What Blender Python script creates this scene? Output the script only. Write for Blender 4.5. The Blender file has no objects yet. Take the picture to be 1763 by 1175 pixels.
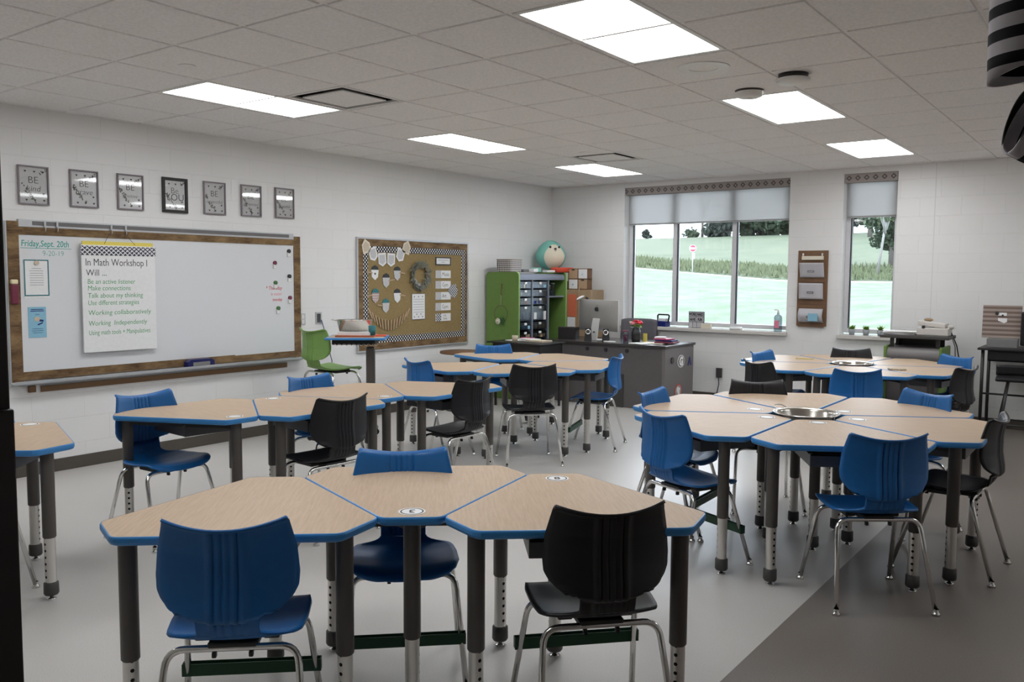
import bpy, bmesh, math, random
from mathutils import Vector, Matrix, noise

# ------------------------------------------------------------------ scene, camera, light
S = bpy.context.scene
COL = S.collection
PI = math.pi
HC = 1.558            # eye height
H = 2.8045            # ceiling height
XL, YB = -6.8375, 10.1885   # left wall, window wall
XR, YF = 2.6, 0.22          # right wall, door wall

cam_d = bpy.data.cameras.new('camera')
cam = bpy.data.objects.new('camera', cam_d)
COL.objects.link(cam)
cam_d.sensor_width = 36.0
cam_d.sensor_fit = 'HORIZONTAL'
cam_d.lens = 1474.25 / 1763 * 36
cam_d.clip_start = 0.05
cam_d.clip_end = 600
yaw, pitch, roll = -0.6369, -0.0757, 0.0064
fw = Vector((math.sin(yaw) * math.cos(pitch), math.cos(yaw) * math.cos(pitch), math.sin(pitch)))
r0 = Vector((math.cos(yaw), -math.sin(yaw), 0))
u0 = r0.cross(fw)
rr = r0 * math.cos(roll) + u0 * math.sin(roll)
uu = -r0 * math.sin(roll) + u0 * math.cos(roll)
cam.matrix_world = Matrix(((rr.x, uu.x, -fw.x, 0), (rr.y, uu.y, -fw.y, 0), (rr.z, uu.z, -fw.z, HC), (0, 0, 0, 1)))
S.camera = cam

S.view_settings.view_transform = 'Standard'
S.view_settings.look = 'None'
S.view_settings.exposure = 0.80
S.cycles.diffuse_bounces = 8
S.cycles.max_bounces = 14
S.view_settings.gamma = 1.0
S.view_settings.use_curve_mapping = False

W = bpy.data.worlds.new('overcast_sky')
S.world = W
W.use_nodes = True
_n = W.node_tree
_bg = _n.nodes['Background']
_tc = _n.nodes.new('ShaderNodeTexCoord')
_sx = _n.nodes.new('ShaderNodeSeparateXYZ')
_rp = _n.nodes.new('ShaderNodeValToRGB')
_rp.color_ramp.elements[0].position = 0.0
_rp.color_ramp.elements[0].color = (0.34, 0.40, 0.48, 1)
_rp.color_ramp.elements[1].position = 0.6
_rp.color_ramp.elements[1].color = (0.84, 0.93, 1.0, 1)
_n.links.new(_tc.outputs['Generated'], _sx.inputs[0])
_n.links.new(_sx.outputs['Z'], _rp.inputs[0])
_n.links.new(_rp.outputs[0], _bg.inputs['Color'])
_bg.inputs['Strength'].default_value = 6.0

PANEL_STRENGTH = 7.4      # ceiling light diffusers
PANEL_COLOR = (0.965, 0.985, 1.0)


def portal(name, x0, x1, z0, z1):
    l = bpy.data.lights.new(name, 'AREA')
    l.shape = 'RECTANGLE'
    l.size = x1 - x0
    l.size_y = z1 - z0
    l.cycles.is_portal = True
    o = bpy.data.objects.new(name, l)
    COL.objects.link(o)
    o.location = ((x0 + x1) / 2, YB + 0.29, (z0 + z1) / 2)
    o.rotation_euler = (-PI / 2, 0, 0)


portal('daylight_portal', -5.68, -3.44, 0.9, 2.74)
portal('daylight_portal', -2.84, -2.24, 0.9, 2.74)

# ------------------------------------------------------------------ materials
MATS = {}


def rgb(h):
    """sRGB 0-255 triple to linear"""
    o = []
    for c in h:
        c /= 255.0
        o.append(c / 12.92 if c <= 0.04045 else ((c + 0.055) / 1.055) ** 2.4)
    return tuple(o)


class NT:
    def __init__(s, name):
        s.m = bpy.data.materials.new(name)
        s.m.use_nodes = True
        s.t = s.m.node_tree
        s.b = s.t.nodes['Principled BSDF']

    def n(s, typ, **kw):
        nd = s.t.nodes.new(typ)
        for k, v in kw.items():
            setattr(nd, k, v)
        return nd

    def l(s, a, b):
        s.t.links.new(a, b)

    def math(s, op, a, b=None, c=None):
        nd = s.n('ShaderNodeMath', operation=op)
        for i, v in enumerate((a, b, c)):
            if v is None:
                continue
            if isinstance(v, (int, float)):
                nd.inputs[i].default_value = v
            else:
                s.l(v, nd.inputs[i])
        return nd.outputs[0]

    def mix(s, f, a, b):
        nd = s.n('ShaderNodeMix', data_type='RGBA')
        if isinstance(f, (int, float)):
            nd.inputs[0].default_value = f
        else:
            s.l(f, nd.inputs[0])
        for i, v in ((6, a), (7, b)):
            if isinstance(v, tuple):
                nd.inputs[i].default_value = (*v[:3], 1)
            else:
                s.l(v, nd.inputs[i])
        return nd.outputs[2]

    def obj(s):
        return s.n('ShaderNodeTexCoord').outputs['Object']

    def mapped(s, scale=(1, 1, 1), rot=(0, 0, 0), loc=(0, 0, 0)):
        mp = s.n('ShaderNodeMapping')
        s.l(s.obj(), mp.inputs[0])
        mp.inputs['Scale'].default_value = scale
        mp.inputs['Rotation'].default_value = rot
        mp.inputs['Location'].default_value = loc
        return mp.outputs[0]

    def noise(s, vec, scale, detail=3, rough=0.5):
        nd = s.n('ShaderNodeTexNoise')
        s.l(vec, nd.inputs['Vector'])
        nd.inputs['Scale'].default_value = scale
        nd.inputs['Detail'].default_value = detail
        nd.inputs['Roughness'].default_value = rough
        return nd.outputs['Fac']

    def ramp(s, f, a, b):
        nd = s.n('ShaderNodeMapRange')
        s.l(f, nd.inputs[0])
        nd.inputs[1].default_value = a
        nd.inputs[2].default_value = b
        return nd.outputs[0]

    def bump(s, h, dist, strength=1.0):
        nd = s.n('ShaderNodeBump')
        nd.inputs['Distance'].default_value = dist
        nd.inputs['Strength'].default_value = strength
        s.l(h, nd.inputs['Height'])
        s.l(nd.outputs[0], s.b.inputs['Normal'])

    def set(s, color=None, rough=0.5, metal=0.0, spec=None):
        if color is not None:
            if isinstance(color, tuple):
                s.b.inputs['Base Color'].default_value = (*color[:3], 1)
            else:
                s.l(color, s.b.inputs['Base Color'])
        if isinstance(rough, (int, float)):
            s.b.inputs['Roughness'].default_value = rough
        else:
            s.l(rough, s.b.inputs['Roughness'])
        s.b.inputs['Metallic'].default_value = metal
        if spec is not None:
            s.b.inputs['Specular IOR Level'].default_value = spec
        return s.m


def plain(name, color, rough=0.5, metal=0.0, var=0.06, scale=40, spec=None, bump=0.0):
    """a solid colour with a faint procedural mottling"""
    k = NT(name)
    f = k.noise(k.obj(), scale, 2)
    a = tuple(max(0, c * (1 - var)) for c in color)
    b = tuple(c * (1 + var) for c in color)
    m = k.set(k.mix(f, a, b), rough, metal, spec)
    if bump:
        k.bump(f, bump)
    MATS[name] = m
    return m


M = MATS


def make_materials():
    # painted concrete block, one per wall direction
    for nm, ax in (('block_wall_side', 'Y'), ('block_wall_back', 'X')):
        k = NT(nm)
        sp = k.n('ShaderNodeSeparateXYZ')
        k.l(k.obj(), sp.inputs[0])
        cb = k.n('ShaderNodeCombineXYZ')
        k.l(sp.outputs[ax], cb.inputs[0])
        k.l(sp.outputs['Z'], cb.inputs[1])
        br = k.n('ShaderNodeTexBrick', offset=0.5)
        k.l(cb.outputs[0], br.inputs['Vector'])
        br.inputs['Scale'].default_value = 1.0
        br.inputs['Mortar Size'].default_value = 0.004
        br.inputs['Mortar Smooth'].default_value = 0.6
        br.inputs['Bias'].default_value = 0.0
        br.inputs['Brick Width'].default_value = 0.406
        br.inputs['Row Height'].default_value = 0.203
        br.inputs['Color1'].default_value = (0.775, 0.77, 0.765, 1)
        br.inputs['Color2'].default_value = (0.79, 0.785, 0.78, 1)
        br.inputs['Mortar'].default_value = (0.745, 0.74, 0.73, 1)
        f = k.noise(k.obj(), 90, 3)
        col = k.mix(k.math('MULTIPLY', f, 0.12), br.outputs['Color'], (0.6, 0.59, 0.58))
        k.set(col, 0.42, 0, 0.4)
        h = k.math('SUBTRACT', k.math('MULTIPLY', f, 0.15), k.math('MULTIPLY', br.outputs['Fac'], 1.0))
        k.bump(h, 0.0016, 0.6)
        M[nm] = k.m
    k = NT('ceiling_tile')
    f = k.noise(k.obj(), 220, 3)
    f2 = k.noise(k.obj(), 60, 3)
    k.set(k.mix(k.ramp(k.math('MULTIPLY', f, f2), 0.15, 0.4), (0.77, 0.755, 0.75), (0.90, 0.89, 0.885)), 0.9, 0, 0.1)
    k.bump(f, 0.002, 0.7)
    M['ceiling_tile'] = k.m
    plain('white_metal', (0.75, 0.74, 0.72), 0.4)
    k = NT('floor_vinyl')
    f = k.noise(k.obj(), 300, 2)
    f2 = k.noise(k.obj(), 3, 3)
    c = k.mix(k.ramp(f, 0.35, 0.65), (0.47, 0.45, 0.43), (0.62, 0.60, 0.575))
    c = k.mix(k.math('MULTIPLY', f2, 0.18), c, (0.40, 0.38, 0.36))
    k.set(c, 0.36, 0, 0.45)
    k.bump(f2, 0.002, 0.2)
    M['floor_vinyl'] = k.m
    k = NT('floor_vinyl_dark')
    f = k.noise(k.obj(), 300, 2)
    f2 = k.noise(k.obj(), 3, 3)
    c = k.mix(k.ramp(f, 0.35, 0.65), (0.135, 0.115, 0.10), (0.235, 0.205, 0.185))
    k.set(k.mix(k.math('MULTIPLY', f2, 0.18), c, (0.15, 0.13, 0.115)), 0.38, 0, 0.4)
    M['floor_vinyl_dark'] = k.m
    # laminate desk top
    k = NT('maple_laminate')
    v = k.mapped((1.2, 14, 1))
    f = k.noise(v, 7, 5, 0.6)
    v2 = k.mapped((2, 60, 1))
    f2 = k.noise(v2, 9, 3, 0.6)
    c = k.mix(k.ramp(f, 0.3, 0.7), (0.47, 0.35, 0.245), (0.56, 0.43, 0.315))
    c = k.mix(k.math('MULTIPLY', k.ramp(f2, 0.45, 0.8), 0.35), c, (0.42, 0.29, 0.18))
    k.set(c, 0.40, 0, 0.10)
    M['maple_laminate'] = k.m
    plain('blue_edge', (0.045, 0.245, 0.58), 0.32, spec=0.5)
    plain('blue_plastic', (0.010, 0.122, 0.37), 0.42, spec=0.45)
    plain('black_plastic', (0.011, 0.010, 0.012), 0.42, spec=0.45, var=0.15)
    plain('green_plastic', (0.20, 0.36, 0.09), 0.45)
    plain('taupe_tube', (0.085, 0.075, 0.068), 0.42)
    plain('grey_cap', (0.055, 0.052, 0.05), 0.5)
    plain('tray_plastic', (0.10, 0.10, 0.11), 0.3)
    plain('dark_frame', (0.03, 0.028, 0.027), 0.45)
    plain('chrome', (0.78, 0.77, 0.75), 0.14, 1.0, 0.03)
    k = NT('punched_steel')
    sp = k.n('ShaderNodeSeparateXYZ')
    k.l(k.obj(), sp.inputs[0])
    z = k.math('SUBTRACT', k.math('FRACT', k.math('DIVIDE', sp.outputs['Z'], 0.032)), 0.5)
    r = k.math('SQRT', k.math('ADD', k.math('POWER', k.math('MULTIPLY', z, 0.032), 2), k.math('POWER', sp.outputs['X'], 2)))
    hole = k.math('LESS_THAN', r, 0.0065)
    k.set(k.mix(hole, (0.70, 0.68, 0.65), (0.02, 0.02, 0.02)), 0.28, 0.85)
    M['punched_steel'] = k.m
    plain('stainless', (0.60, 0.57, 0.52), 0.2, 1.0, 0.1, 8)
    plain('paper_white', (0.78, 0.78, 0.78), 0.7)
    plain('board_white', (0.70, 0.71, 0.73), 0.25, spec=0.4, var=0.01)
    plain('ink_black', (0.02, 0.02, 0.025), 0.6)
    plain('ink_green', (0.02, 0.30, 0.08), 0.6)
    plain('ink_teal', (0.02, 0.34, 0.27), 0.6)
    plain('ink_red', (0.62, 0.12, 0.16), 0.6)
    plain('ink_pink', (0.75, 0.30, 0.35), 0.6)
    plain('ink_blue', (0.08, 0.12, 0.50), 0.6)
    plain('ink_grey', (0.35, 0.35, 0.36), 0.6)
    plain('cream_paper', (0.72, 0.66, 0.55), 0.8)
    plain('light_blue_paper', (0.24, 0.48, 0.62), 0.7)
    plain('teal_paper', (0.03, 0.17, 0.19), 0.7)
    plain('yellow_paper', (0.75, 0.62, 0.12), 0.7)
    plain('leaf_green', (0.06, 0.16, 0.05), 0.6, var=0.35, scale=60)
    plain('leaf_grey_green', (0.175, 0.185, 0.145), 0.6, var=0.4, scale=40)
    plain('bright_green', (0.25, 0.42, 0.06), 0.6, var=0.3)
    plain('petal_red', (0.62, 0.02, 0.05), 0.5)
    plain('petal_pink', (0.75, 0.22, 0.33), 0.5)
    plain('petal_cream', (0.78, 0.70, 0.45), 0.5)
    plain('frame_silver', (0.23, 0.20, 0.22), 0.35)
    plain('frame_black', (0.012, 0.012, 0.012), 0.4)
    # picture glazing: clear with a mirror-like sheen
    k = NT('picture_glass')
    tr = k.n('ShaderNodeBsdfTransparent')
    gl = k.n('ShaderNodeBsdfGlossy')
    gl.inputs['Roughness'].default_value = 0.03
    fr = k.n('ShaderNodeFresnel')
    fr.inputs['IOR'].default_value = 1.5
    mx = k.n('ShaderNodeMixShader')
    k.l(fr.outputs[0], mx.inputs[0])
    k.l(tr.outputs[0], mx.inputs[1])
    k.l(gl.outputs[0], mx.inputs[2])
    k.l(mx.outputs[0], k.t.nodes['Material Output'].inputs[0])
    M['picture_glass'] = k.m
    M['window_glass'] = k.m
    k = NT('clear_plastic')
    tr = k.n('ShaderNodeBsdfTransparent')
    tr.inputs['Color'].default_value = (0.55, 0.61, 0.66, 1)
    gl = k.n('ShaderNodeBsdfGlossy')
    gl.inputs['Roughness'].default_value = 0.22
    gl.inputs['Color'].default_value = (0.6, 0.6, 0.6, 1)
    mx = k.n('ShaderNodeMixShader')
    mx.inputs[0].default_value = 0.14
    k.l(tr.outputs[0], mx.inputs[1])
    k.l(gl.outputs[0], mx.inputs[2])
    k.l(mx.outputs[0], k.t.nodes['Material Output'].inputs[0])
    M['clear_plastic'] = k.m
    # printed wood border around the boards
    k = NT('rustic_border')
    f = k.noise(k.mapped((1, 2.2, 2.2)), 4.5, 6, 0.65)
    f2 = k.noise(k.mapped((1, 9, 9)), 9, 4, 0.6)
    c = k.mix(k.ramp(f, 0.32, 0.66), (0.060, 0.030, 0.014), (0.28, 0.18, 0.09))
    c = k.mix(k.math('MULTIPLY', k.ramp(f2, 0.5, 0.85), 0.5), c, (0.34, 0.24, 0.13))
    k.set(c, 0.7, 0, 0.2)
    M['rustic_border'] = k.m
    k = NT('burlap')
    w1 = k.noise(k.mapped((1, 1, 9)), 60, 2)
    w2 = k.noise(k.mapped((1, 9, 1)), 60, 2)
    f = k.noise(k.obj(), 5, 3)
    c = k.mix(k.math('MULTIPLY', w1, w2), (0.24, 0.17, 0.075), (0.50, 0.39, 0.21))
    k.set(k.mix(k.math('MULTIPLY', f, 0.35), c, (0.22, 0.15, 0.06)), 0.9, 0, 0.1)
    M['burlap'] = k.m
    k = NT('dotted_border')
    sp = k.n('ShaderNodeSeparateXYZ')
    k.l(k.obj(), sp.inputs[0])
    cx_ = k.math('COSINE', k.math('MULTIPLY', sp.outputs['X'], 150.0))
    cy_ = k.math('COSINE', k.math('MULTIPLY', sp.outputs['Y'], 150.0))
    k.set(k.mix(k.math('GREATER_THAN', k.math('MULTIPLY', cx_, cy_), 0.20), (0.012, 0.012, 0.02), (0.75, 0.74, 0.72)), 0.7, 0, 0.2)
    M['dotted_border'] = k.m

    def bw(name, dark, light, sx, sy, thr=0.0):
        """two-tone printed pattern out of crossed waves, in the thing's own x-y"""
        k = NT(name)
        sp = k.n('ShaderNodeSeparateXYZ')
        k.l(k.obj(), sp.inputs[0])
        a = k.math('SINE', k.math('MULTIPLY', sp.outputs['X'], sx))
        b = k.math('SINE', k.math('MULTIPLY', sp.outputs['Y'], sy))
        c = k.math('SINE', k.math('MULTIPLY', k.math('ADD', sp.outputs['X'], sp.outputs['Y']), (sx + sy) * 0.9))
        f = k.math('GREATER_THAN', k.math('ADD', k.math('MULTIPLY', a, b), k.math('MULTIPLY', c, 0.35)), thr)
        k.set(k.mix(f, dark, light), 0.7, 0, 0.2)
        M[name] = k.m
    bw('lace_print', (0.05, 0.05, 0.07), (0.66, 0.66, 0.68), 160, 190)
    bw('lace_print_fine', (0.30, 0.30, 0.32), (0.78, 0.78, 0.78), 420, 380)

    def stripes(name, a_, b_, axis, period, duty=0.5):
        k = NT(name)
        sp = k.n('ShaderNodeSeparateXYZ')
        k.l(k.obj(), sp.inputs[0])
        f = k.math('LESS_THAN', k.math('FRACT', k.math('DIVIDE', sp.outputs[axis], period)), duty)
        k.set(k.mix(f, a_, b_), 0.75, 0, 0.15)
        M[name] = k.m
    stripes('stripe_fabric', (0.62, 0.58, 0.60), (0.012, 0.011, 0.014), 'Z', 0.0265, 0.46)
    stripes('stripe_fabric_across', (0.62, 0.58, 0.60), (0.012, 0.011, 0.014), 'X', 0.045, 0.46)
    stripes('wood_slat_print', (0.20, 0.145, 0.125), (0.36, 0.30, 0.27), 'Y', 0.045, 0.5)
    stripes('red_white_stripe', (0.72, 0.70, 0.68), (0.25, 0.06, 0.08), 'Y', 0.018, 0.4)
    k = NT('gingham')
    sp = k.n('ShaderNodeSeparateXYZ')
    k.l(k.obj(), sp.inputs[0])
    a = k.math('LESS_THAN', k.math('FRACT', k.math('DIVIDE', k.math('ADD', sp.outputs['X'], sp.outputs['Y']), 0.024)), 0.5)
    b = k.math('LESS_THAN', k.math('FRACT', k.math('DIVIDE', sp.outputs['Z'], 0.024)), 0.5)
    s_ = k.math('MULTIPLY', k.math('ADD', a, b), 0.5)
    k.set(k.mix(s_, (0.70, 0.66, 0.64), (0.03, 0.025, 0.03)), 0.85)
    M['gingham'] = k.m
    # window valance print: rows of dark diamonds
    k = NT('valance_print')
    sp = k.n('ShaderNodeSeparateXYZ')
    k.l(k.obj(), sp.inputs[0])
    fx = k.math('ABSOLUTE', k.math('SUBTRACT', k.math('FRACT', k.math('DIVIDE', sp.outputs['X'], 0.095)), 0.5))
    fz = k.math('ABSOLUTE', k.math('DIVIDE', sp.outputs['Z'], 0.095))
    d = k.math('ADD', fx, fz)
    g = k.math('MULTIPLY', k.math('GREATER_THAN', d, 0.15), k.math('LESS_THAN', d, 0.34))
    k.set(k.mix(g, (0.34, 0.305, 0.29), (0.115, 0.10, 0.10)), 0.85)
    M['valance_print'] = k.m
    k = NT('roller_fabric')
    tr = k.n('ShaderNodeBsdfTransparent')
    tl = k.n('ShaderNodeBsdfTranslucent')
    tl.inputs['Color'].default_value = (0.70, 0.69, 0.69, 1)
    df = k.n('ShaderNodeBsdfDiffuse')
    w = k.noise(k.obj(), 500, 1)
    k.l(k.mix(w, (0.36, 0.34, 0.32), (0.44, 0.42, 0.40)), df.inputs['Color'])
    m1 = k.n('ShaderNodeMixShader')
    m1.inputs[0].default_value = 0.62
    k.l(df.outputs[0], m1.inputs[1])
    k.l(tl.outputs[0], m1.inputs[2])
    m2 = k.n('ShaderNodeMixShader')
    m2.inputs[0].default_value = 0.12
    k.l(m1.outputs[0], m2.inputs[1])
    k.l(tr.outputs[0], m2.inputs[2])
    k.l(m2.outputs[0], k.t.nodes['Material Output'].inputs[0])
    M['roller_fabric'] = k.m
    plain('window_frame_white', (0.62, 0.62, 0.64), 0.4)
    plain('window_gasket', (0.02, 0.025, 0.03), 0.5)
    plain('sill_stone', (0.60, 0.57, 0.54), 0.35)
    plain('vinyl_base', (0.075, 0.064, 0.052), 0.5)
    plain('tray_alu', (0.55, 0.56, 0.58), 0.3, 0.5)
    plain('cork_rail', (0.16, 0.155, 0.155), 0.8)
    plain('brown_strip', (0.16, 0.085, 0.035), 0.6)
    plain('navy_plastic', (0.012, 0.014, 0.10), 0.35)
    plain('grey_plastic', (0.20, 0.20, 0.20), 0.5)
    plain('laminate_grey', (0.115, 0.105, 0.105), 0.5, var=0.1, scale=25)
    plain('laminate_dark_top', (0.05, 0.045, 0.045), 0.25)
    plain('laminate_grey_light', (0.17, 0.155, 0.155), 0.5, var=0.05, scale=25)
    plain('cabinet_green', (0.155, 0.275, 0.062), 0.55, var=0.1, scale=18)
    plain('cabinet_green_edge', (0.33, 0.52, 0.20), 0.5)
    plain('cabinet_grey', (0.22, 0.25, 0.32), 0.45)
    plain('cabinet_inside', (0.035, 0.06, 0.03), 0.6)
    plain('kraft_brown', (0.36, 0.25, 0.15), 0.7, var=0.12, scale=15)
    plain('aluminium', (0.50, 0.49, 0.47), 0.45, 0.65)
    plain('aluminium_light', (0.72, 0.72, 0.71), 0.4, 0.3)
    plain('logo_dark', (0.03, 0.03, 0.035), 0.4)
    plain('vase_black', (0.03, 0.03, 0.032), 0.3)
    plain('plush_teal', (0.21, 0.52, 0.44), 0.9, var=0.12, scale=90)
    plain('plush_cream', (0.72, 0.66, 0.52), 0.9, var=0.1, scale=90)
    plain('red_orange', (0.66, 0.07, 0.035), 0.5)
    plain('box_orange', (0.62, 0.16, 0.08), 0.6)
    plain('fabric_grey', (0.13, 0.125, 0.14), 0.85)
    plain('band_green', (0.005, 0.055, 0.022), 0.5)
    plain('black_wood', (0.018, 0.016, 0.016), 0.45)
    plain('door_brown', (0.022, 0.014, 0.012), 0.5)
    plain('hall_paint', (0.25, 0.24, 0.22), 0.7)
    plain('purple_red', (0.16, 0.02, 0.05), 0.5)
    plain('soap_pink', (0.55, 0.08, 0.20), 0.25)
    plain('mail_fabric', (0.50, 0.49, 0.52), 0.85)
    plain('wood_brown', (0.17, 0.09, 0.045), 0.55, var=0.2, scale=20)
    plain('wood_light', (0.45, 0.31, 0.19), 0.5)
    plain('pot_grey', (0.30, 0.32, 0.34), 0.6)
    plain('bag_plastic', (0.55, 0.56, 0.60), 0.3)
    plain('stone_beige', (0.55, 0.47, 0.36), 0.6)
    plain('sticker_white', (0.85, 0.85, 0.85), 0.35)
    plain('ink_dark_blue', (0.01, 0.02, 0.16), 0.4)
    plain('card_white', (0.80, 0.80, 0.80), 0.35)
    # outdoors
    k = NT('lawn')
    f = k.noise(k.mapped((1, 0.35, 1)), 0.9, 6, 0.7)
    f2 = k.noise(k.obj(), 6, 3)
    c = k.mix(k.ramp(f, 0.4, 0.62), (0.068, 0.094, 0.066), (0.110, 0.120, 0.108))
    k.set(k.mix(k.math('MULTIPLY', f2, 0.4), c, (0.064, 0.088, 0.060)), 0.95, 0, 0.1)
    M['lawn'] = k.m
    k = NT('field')
    f = k.noise(k.mapped((1, 0.5, 1)), 0.25, 6, 0.7)
    c = k.mix(k.ramp(f, 0.35, 0.65), (0.054, 0.070, 0.050), (0.074, 0.086, 0.062))
    k.set(c, 0.95, 0, 0.1)
    M['field'] = k.m
    plain('asphalt', (0.08, 0.085, 0.09), 0.9, scale=3)
    plain('curb', (0.18, 0.18, 0.17), 0.9, scale=3)
    plain('tall_grass', (0.084, 0.104, 0.054), 0.9, var=0.3, scale=1.5)
    plain('tree_leaf_dark', (0.016, 0.026, 0.020), 0.8, var=0.5, scale=0.8)
    plain('tree_leaf_mid', (0.032, 0.052, 0.028), 0.8, var=0.5, scale=0.8)
    plain('tree_leaf_pale', (0.062, 0.092, 0.046), 0.8, var=0.5, scale=0.8)
    plain('tree_bark', (0.12, 0.11, 0.10), 0.9)
    plain('birch_bark', (0.22, 0.22, 0.21), 0.9)
    plain('sign_red', (0.60, 0.02, 0.06), 0.4)
    plain('galvanised', (0.45, 0.50, 0.50), 0.5, 0.3)
    # ceiling diffuser
    k = NT('light_diffuser')
    e = k.n('ShaderNodeEmission')
    f = k.noise(k.obj(), 30, 1)
    c = k.mix(f, tuple(v * 0.99 for v in PANEL_COLOR), PANEL_COLOR)
    k.l(c, e.inputs[0])
    e.inputs[1].default_value = PANEL_STRENGTH
    k.l(e.outputs[0], k.t.nodes['Material Output'].inputs[0])
    M['light_diffuser'] = k.m


make_materials()

# ------------------------------------------------------------------ mesh helpers


class MB:
    """collects shapes; build() links them as one mesh object"""

    def __init__(s):
        s.v = []
        s.f = []
        s.sm = []

    def add(s, vs, fs, smooth=False, mtx=None):
        o = len(s.v)
        for v in vs:
            v = Vector(v)
            if mtx is not None:
                v = mtx @ v
            s.v.append(tuple(v))
        for f in fs:
            s.f.append([i + o for i in f])
            s.sm.append(smooth)
        return s

    def box(s, c, d, bev=0.0, rz=0.0, mtx=None, rx=0.0, ry=0.0):
        bm = bmesh.new()
        bmesh.ops.create_cube(bm, size=1.0)
        for v in bm.verts:
            v.co = Vector((v.co.x * d[0], v.co.y * d[1], v.co.z * d[2]))
        if bev > 0:
            bmesh.ops.bevel(bm, geom=bm.edges[:], offset=min(bev, min(d) * 0.49), segments=2, affect='EDGES', profile=0.5)
        m = Matrix.Translation(c) @ Matrix.Rotation(rz, 4, 'Z') @ Matrix.Rotation(ry, 4, 'Y') @ Matrix.Rotation(rx, 4, 'X')
        if mtx is not None:
            m = mtx @ m
        bm.verts.ensure_lookup_table()
        s.add([v.co for v in bm.verts], [[v.index for v in f.verts] for f in bm.faces], False, m)
        bm.free()
        return s

    def cyl(s, a, b, ra, rb=None, n=20, caps=True):
        return s.tube([a, b], [ra, ra if rb is None else rb], n, caps)

    def tube(s, pts, r, n=10, caps=True, flat=None):
        pts = [Vector(p) for p in pts]
        if not isinstance(r, (list, tuple)):
            r = [r] * len(pts)
        vs, fs = [], []
        t0 = (pts[1] - pts[0]).normalized()
        up = Vector((0, 0, 1)) if abs(t0.z) < 0.9 else Vector((0, 1, 0))
        nx = t0.cross(up).normalized()
        for i, p in enumerate(pts):
            if i == 0:
                t = pts[1] - pts[0]
            elif i == len(pts) - 1:
                t = pts[-1] - pts[-2]
            else:
                t = (pts[i + 1] - p).normalized() + (p - pts[i - 1]).normalized()
            t.normalize()
            nx = (nx - t * nx.dot(t)).normalized()
            ny = t.cross(nx)
            for k in range(n):
                a = 2 * PI * k / n
                vs.append(p + (nx * math.cos(a) + ny * math.sin(a)) * r[i])
        for i in range(len(pts) - 1):
            for k in range(n):
                k2 = (k + 1) % n
                fs.append([i * n + k, i * n + k2, (i + 1) * n + k2, (i + 1) * n + k])
        s.add(vs, fs, True)
        if caps:
            o = len(s.v) - len(vs)
            s.f.append([o + k for k in reversed(range(n))])
            s.sm.append(False)
            o2 = o + (len(pts) - 1) * n
            s.f.append([o2 + k for k in range(n)])
            s.sm.append(False)
        return s

    def lathe(s, prof, c=(0, 0, 0), n=28, mtx=None, smooth=True, sx=1.0, sy=1.0):
        vs, fs = [], []
        for r, z in prof:
            for k in range(n):
                a = 2 * PI * k / n
                vs.append((c[0] + r * math.cos(a) * sx, c[1] + r * math.sin(a) * sy, c[2] + z))
        for i in range(len(prof) - 1):
            for k in range(n):
                k2 = (k + 1) % n
                fs.append([i * n + k, i * n + k2, (i + 1) * n + k2, (i + 1) * n + k])
        return s.add(vs, fs, smooth, mtx)

    def ball(s, c, r, n=14, mtx=None):
        if not isinstance(r, (list, tuple)):
            r = (r, r, r)
        prof = [(math.sin(PI * i / n), -math.cos(PI * i / n)) for i in range(n + 1)]
        vs, fs = [], []
        m = n * 2
        for a_, z in prof:
            for k in range(m):
                a = 2 * PI * k / m
                vs.append((c[0] + a_ * math.cos(a) * r[0], c[1] + a_ * math.sin(a) * r[1], c[2] + z * r[2]))
        for i in range(n):
            for k in range(m):
                k2 = (k + 1) % m
                fs.append([i * m + k, i * m + k2, (i + 1) * m + k2, (i + 1) * m + k])
        return s.add(vs, fs, True, mtx)

    def prism(s, poly, z0, z1, mtx=None):
        n = len(poly)
        vs = [(x, y, z0) for x, y in poly] + [(x, y, z1) for x, y in poly]
        fs = [list(reversed(range(n))), list(range(n, 2 * n))]
        for k in range(n):
            k2 = (k + 1) % n
            fs.append([k, k2, n + k2, n + k])
        return s.add(vs, fs, False, mtx)

    def disc(s, c, r, z0, z1, n=28, sx=1.0):
        return s.prism([(c[0] + r * sx * math.cos(2 * PI * k / n), c[1] + r * math.sin(2 * PI * k / n)) for k in range(n)], z0, z1)

    def ring(s, c, ri, ro, z0, z1, n=28):
        vs, fs = [], []
        for k in range(n):
            a = 2 * PI * k / n
            ca, sa = math.cos(a), math.sin(a)
            vs += [(c[0] + ri * ca, c[1] + ri * sa, z0), (c[0] + ro * ca, c[1] + ro * sa, z0),
                   (c[0] + ro * ca, c[1] + ro * sa, z1), (c[0] + ri * ca, c[1] + ri * sa, z1)]
        for k in range(n):
            a, b = 4 * k, 4 * ((k + 1) % n)
            for j in range(4):
                j2 = (j + 1) % 4
                fs.append([a + j, a + j2, b + j2, b + j])
        return s.add(vs, fs, False)

    def frame(s, x0, x1, y0, y1, w, z0, z1, bev=0.0):
        """rectangular picture frame in x-y with depth z"""
        cz, dz = (z0 + z1) / 2, z1 - z0
        s.box(((x0 + x1) / 2, y1 - w / 2, cz), (x1 - x0, w, dz), bev)
        s.box(((x0 + x1) / 2, y0 + w / 2, cz), (x1 - x0, w, dz), bev)
        s.box((x0 + w / 2, (y0 + y1) / 2, cz), (w, y1 - y0 - 2 * w, dz), bev)
        s.box((x1 - w / 2, (y0 + y1) / 2, cz), (w, y1 - y0 - 2 * w, dz), bev)
        return s

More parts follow.
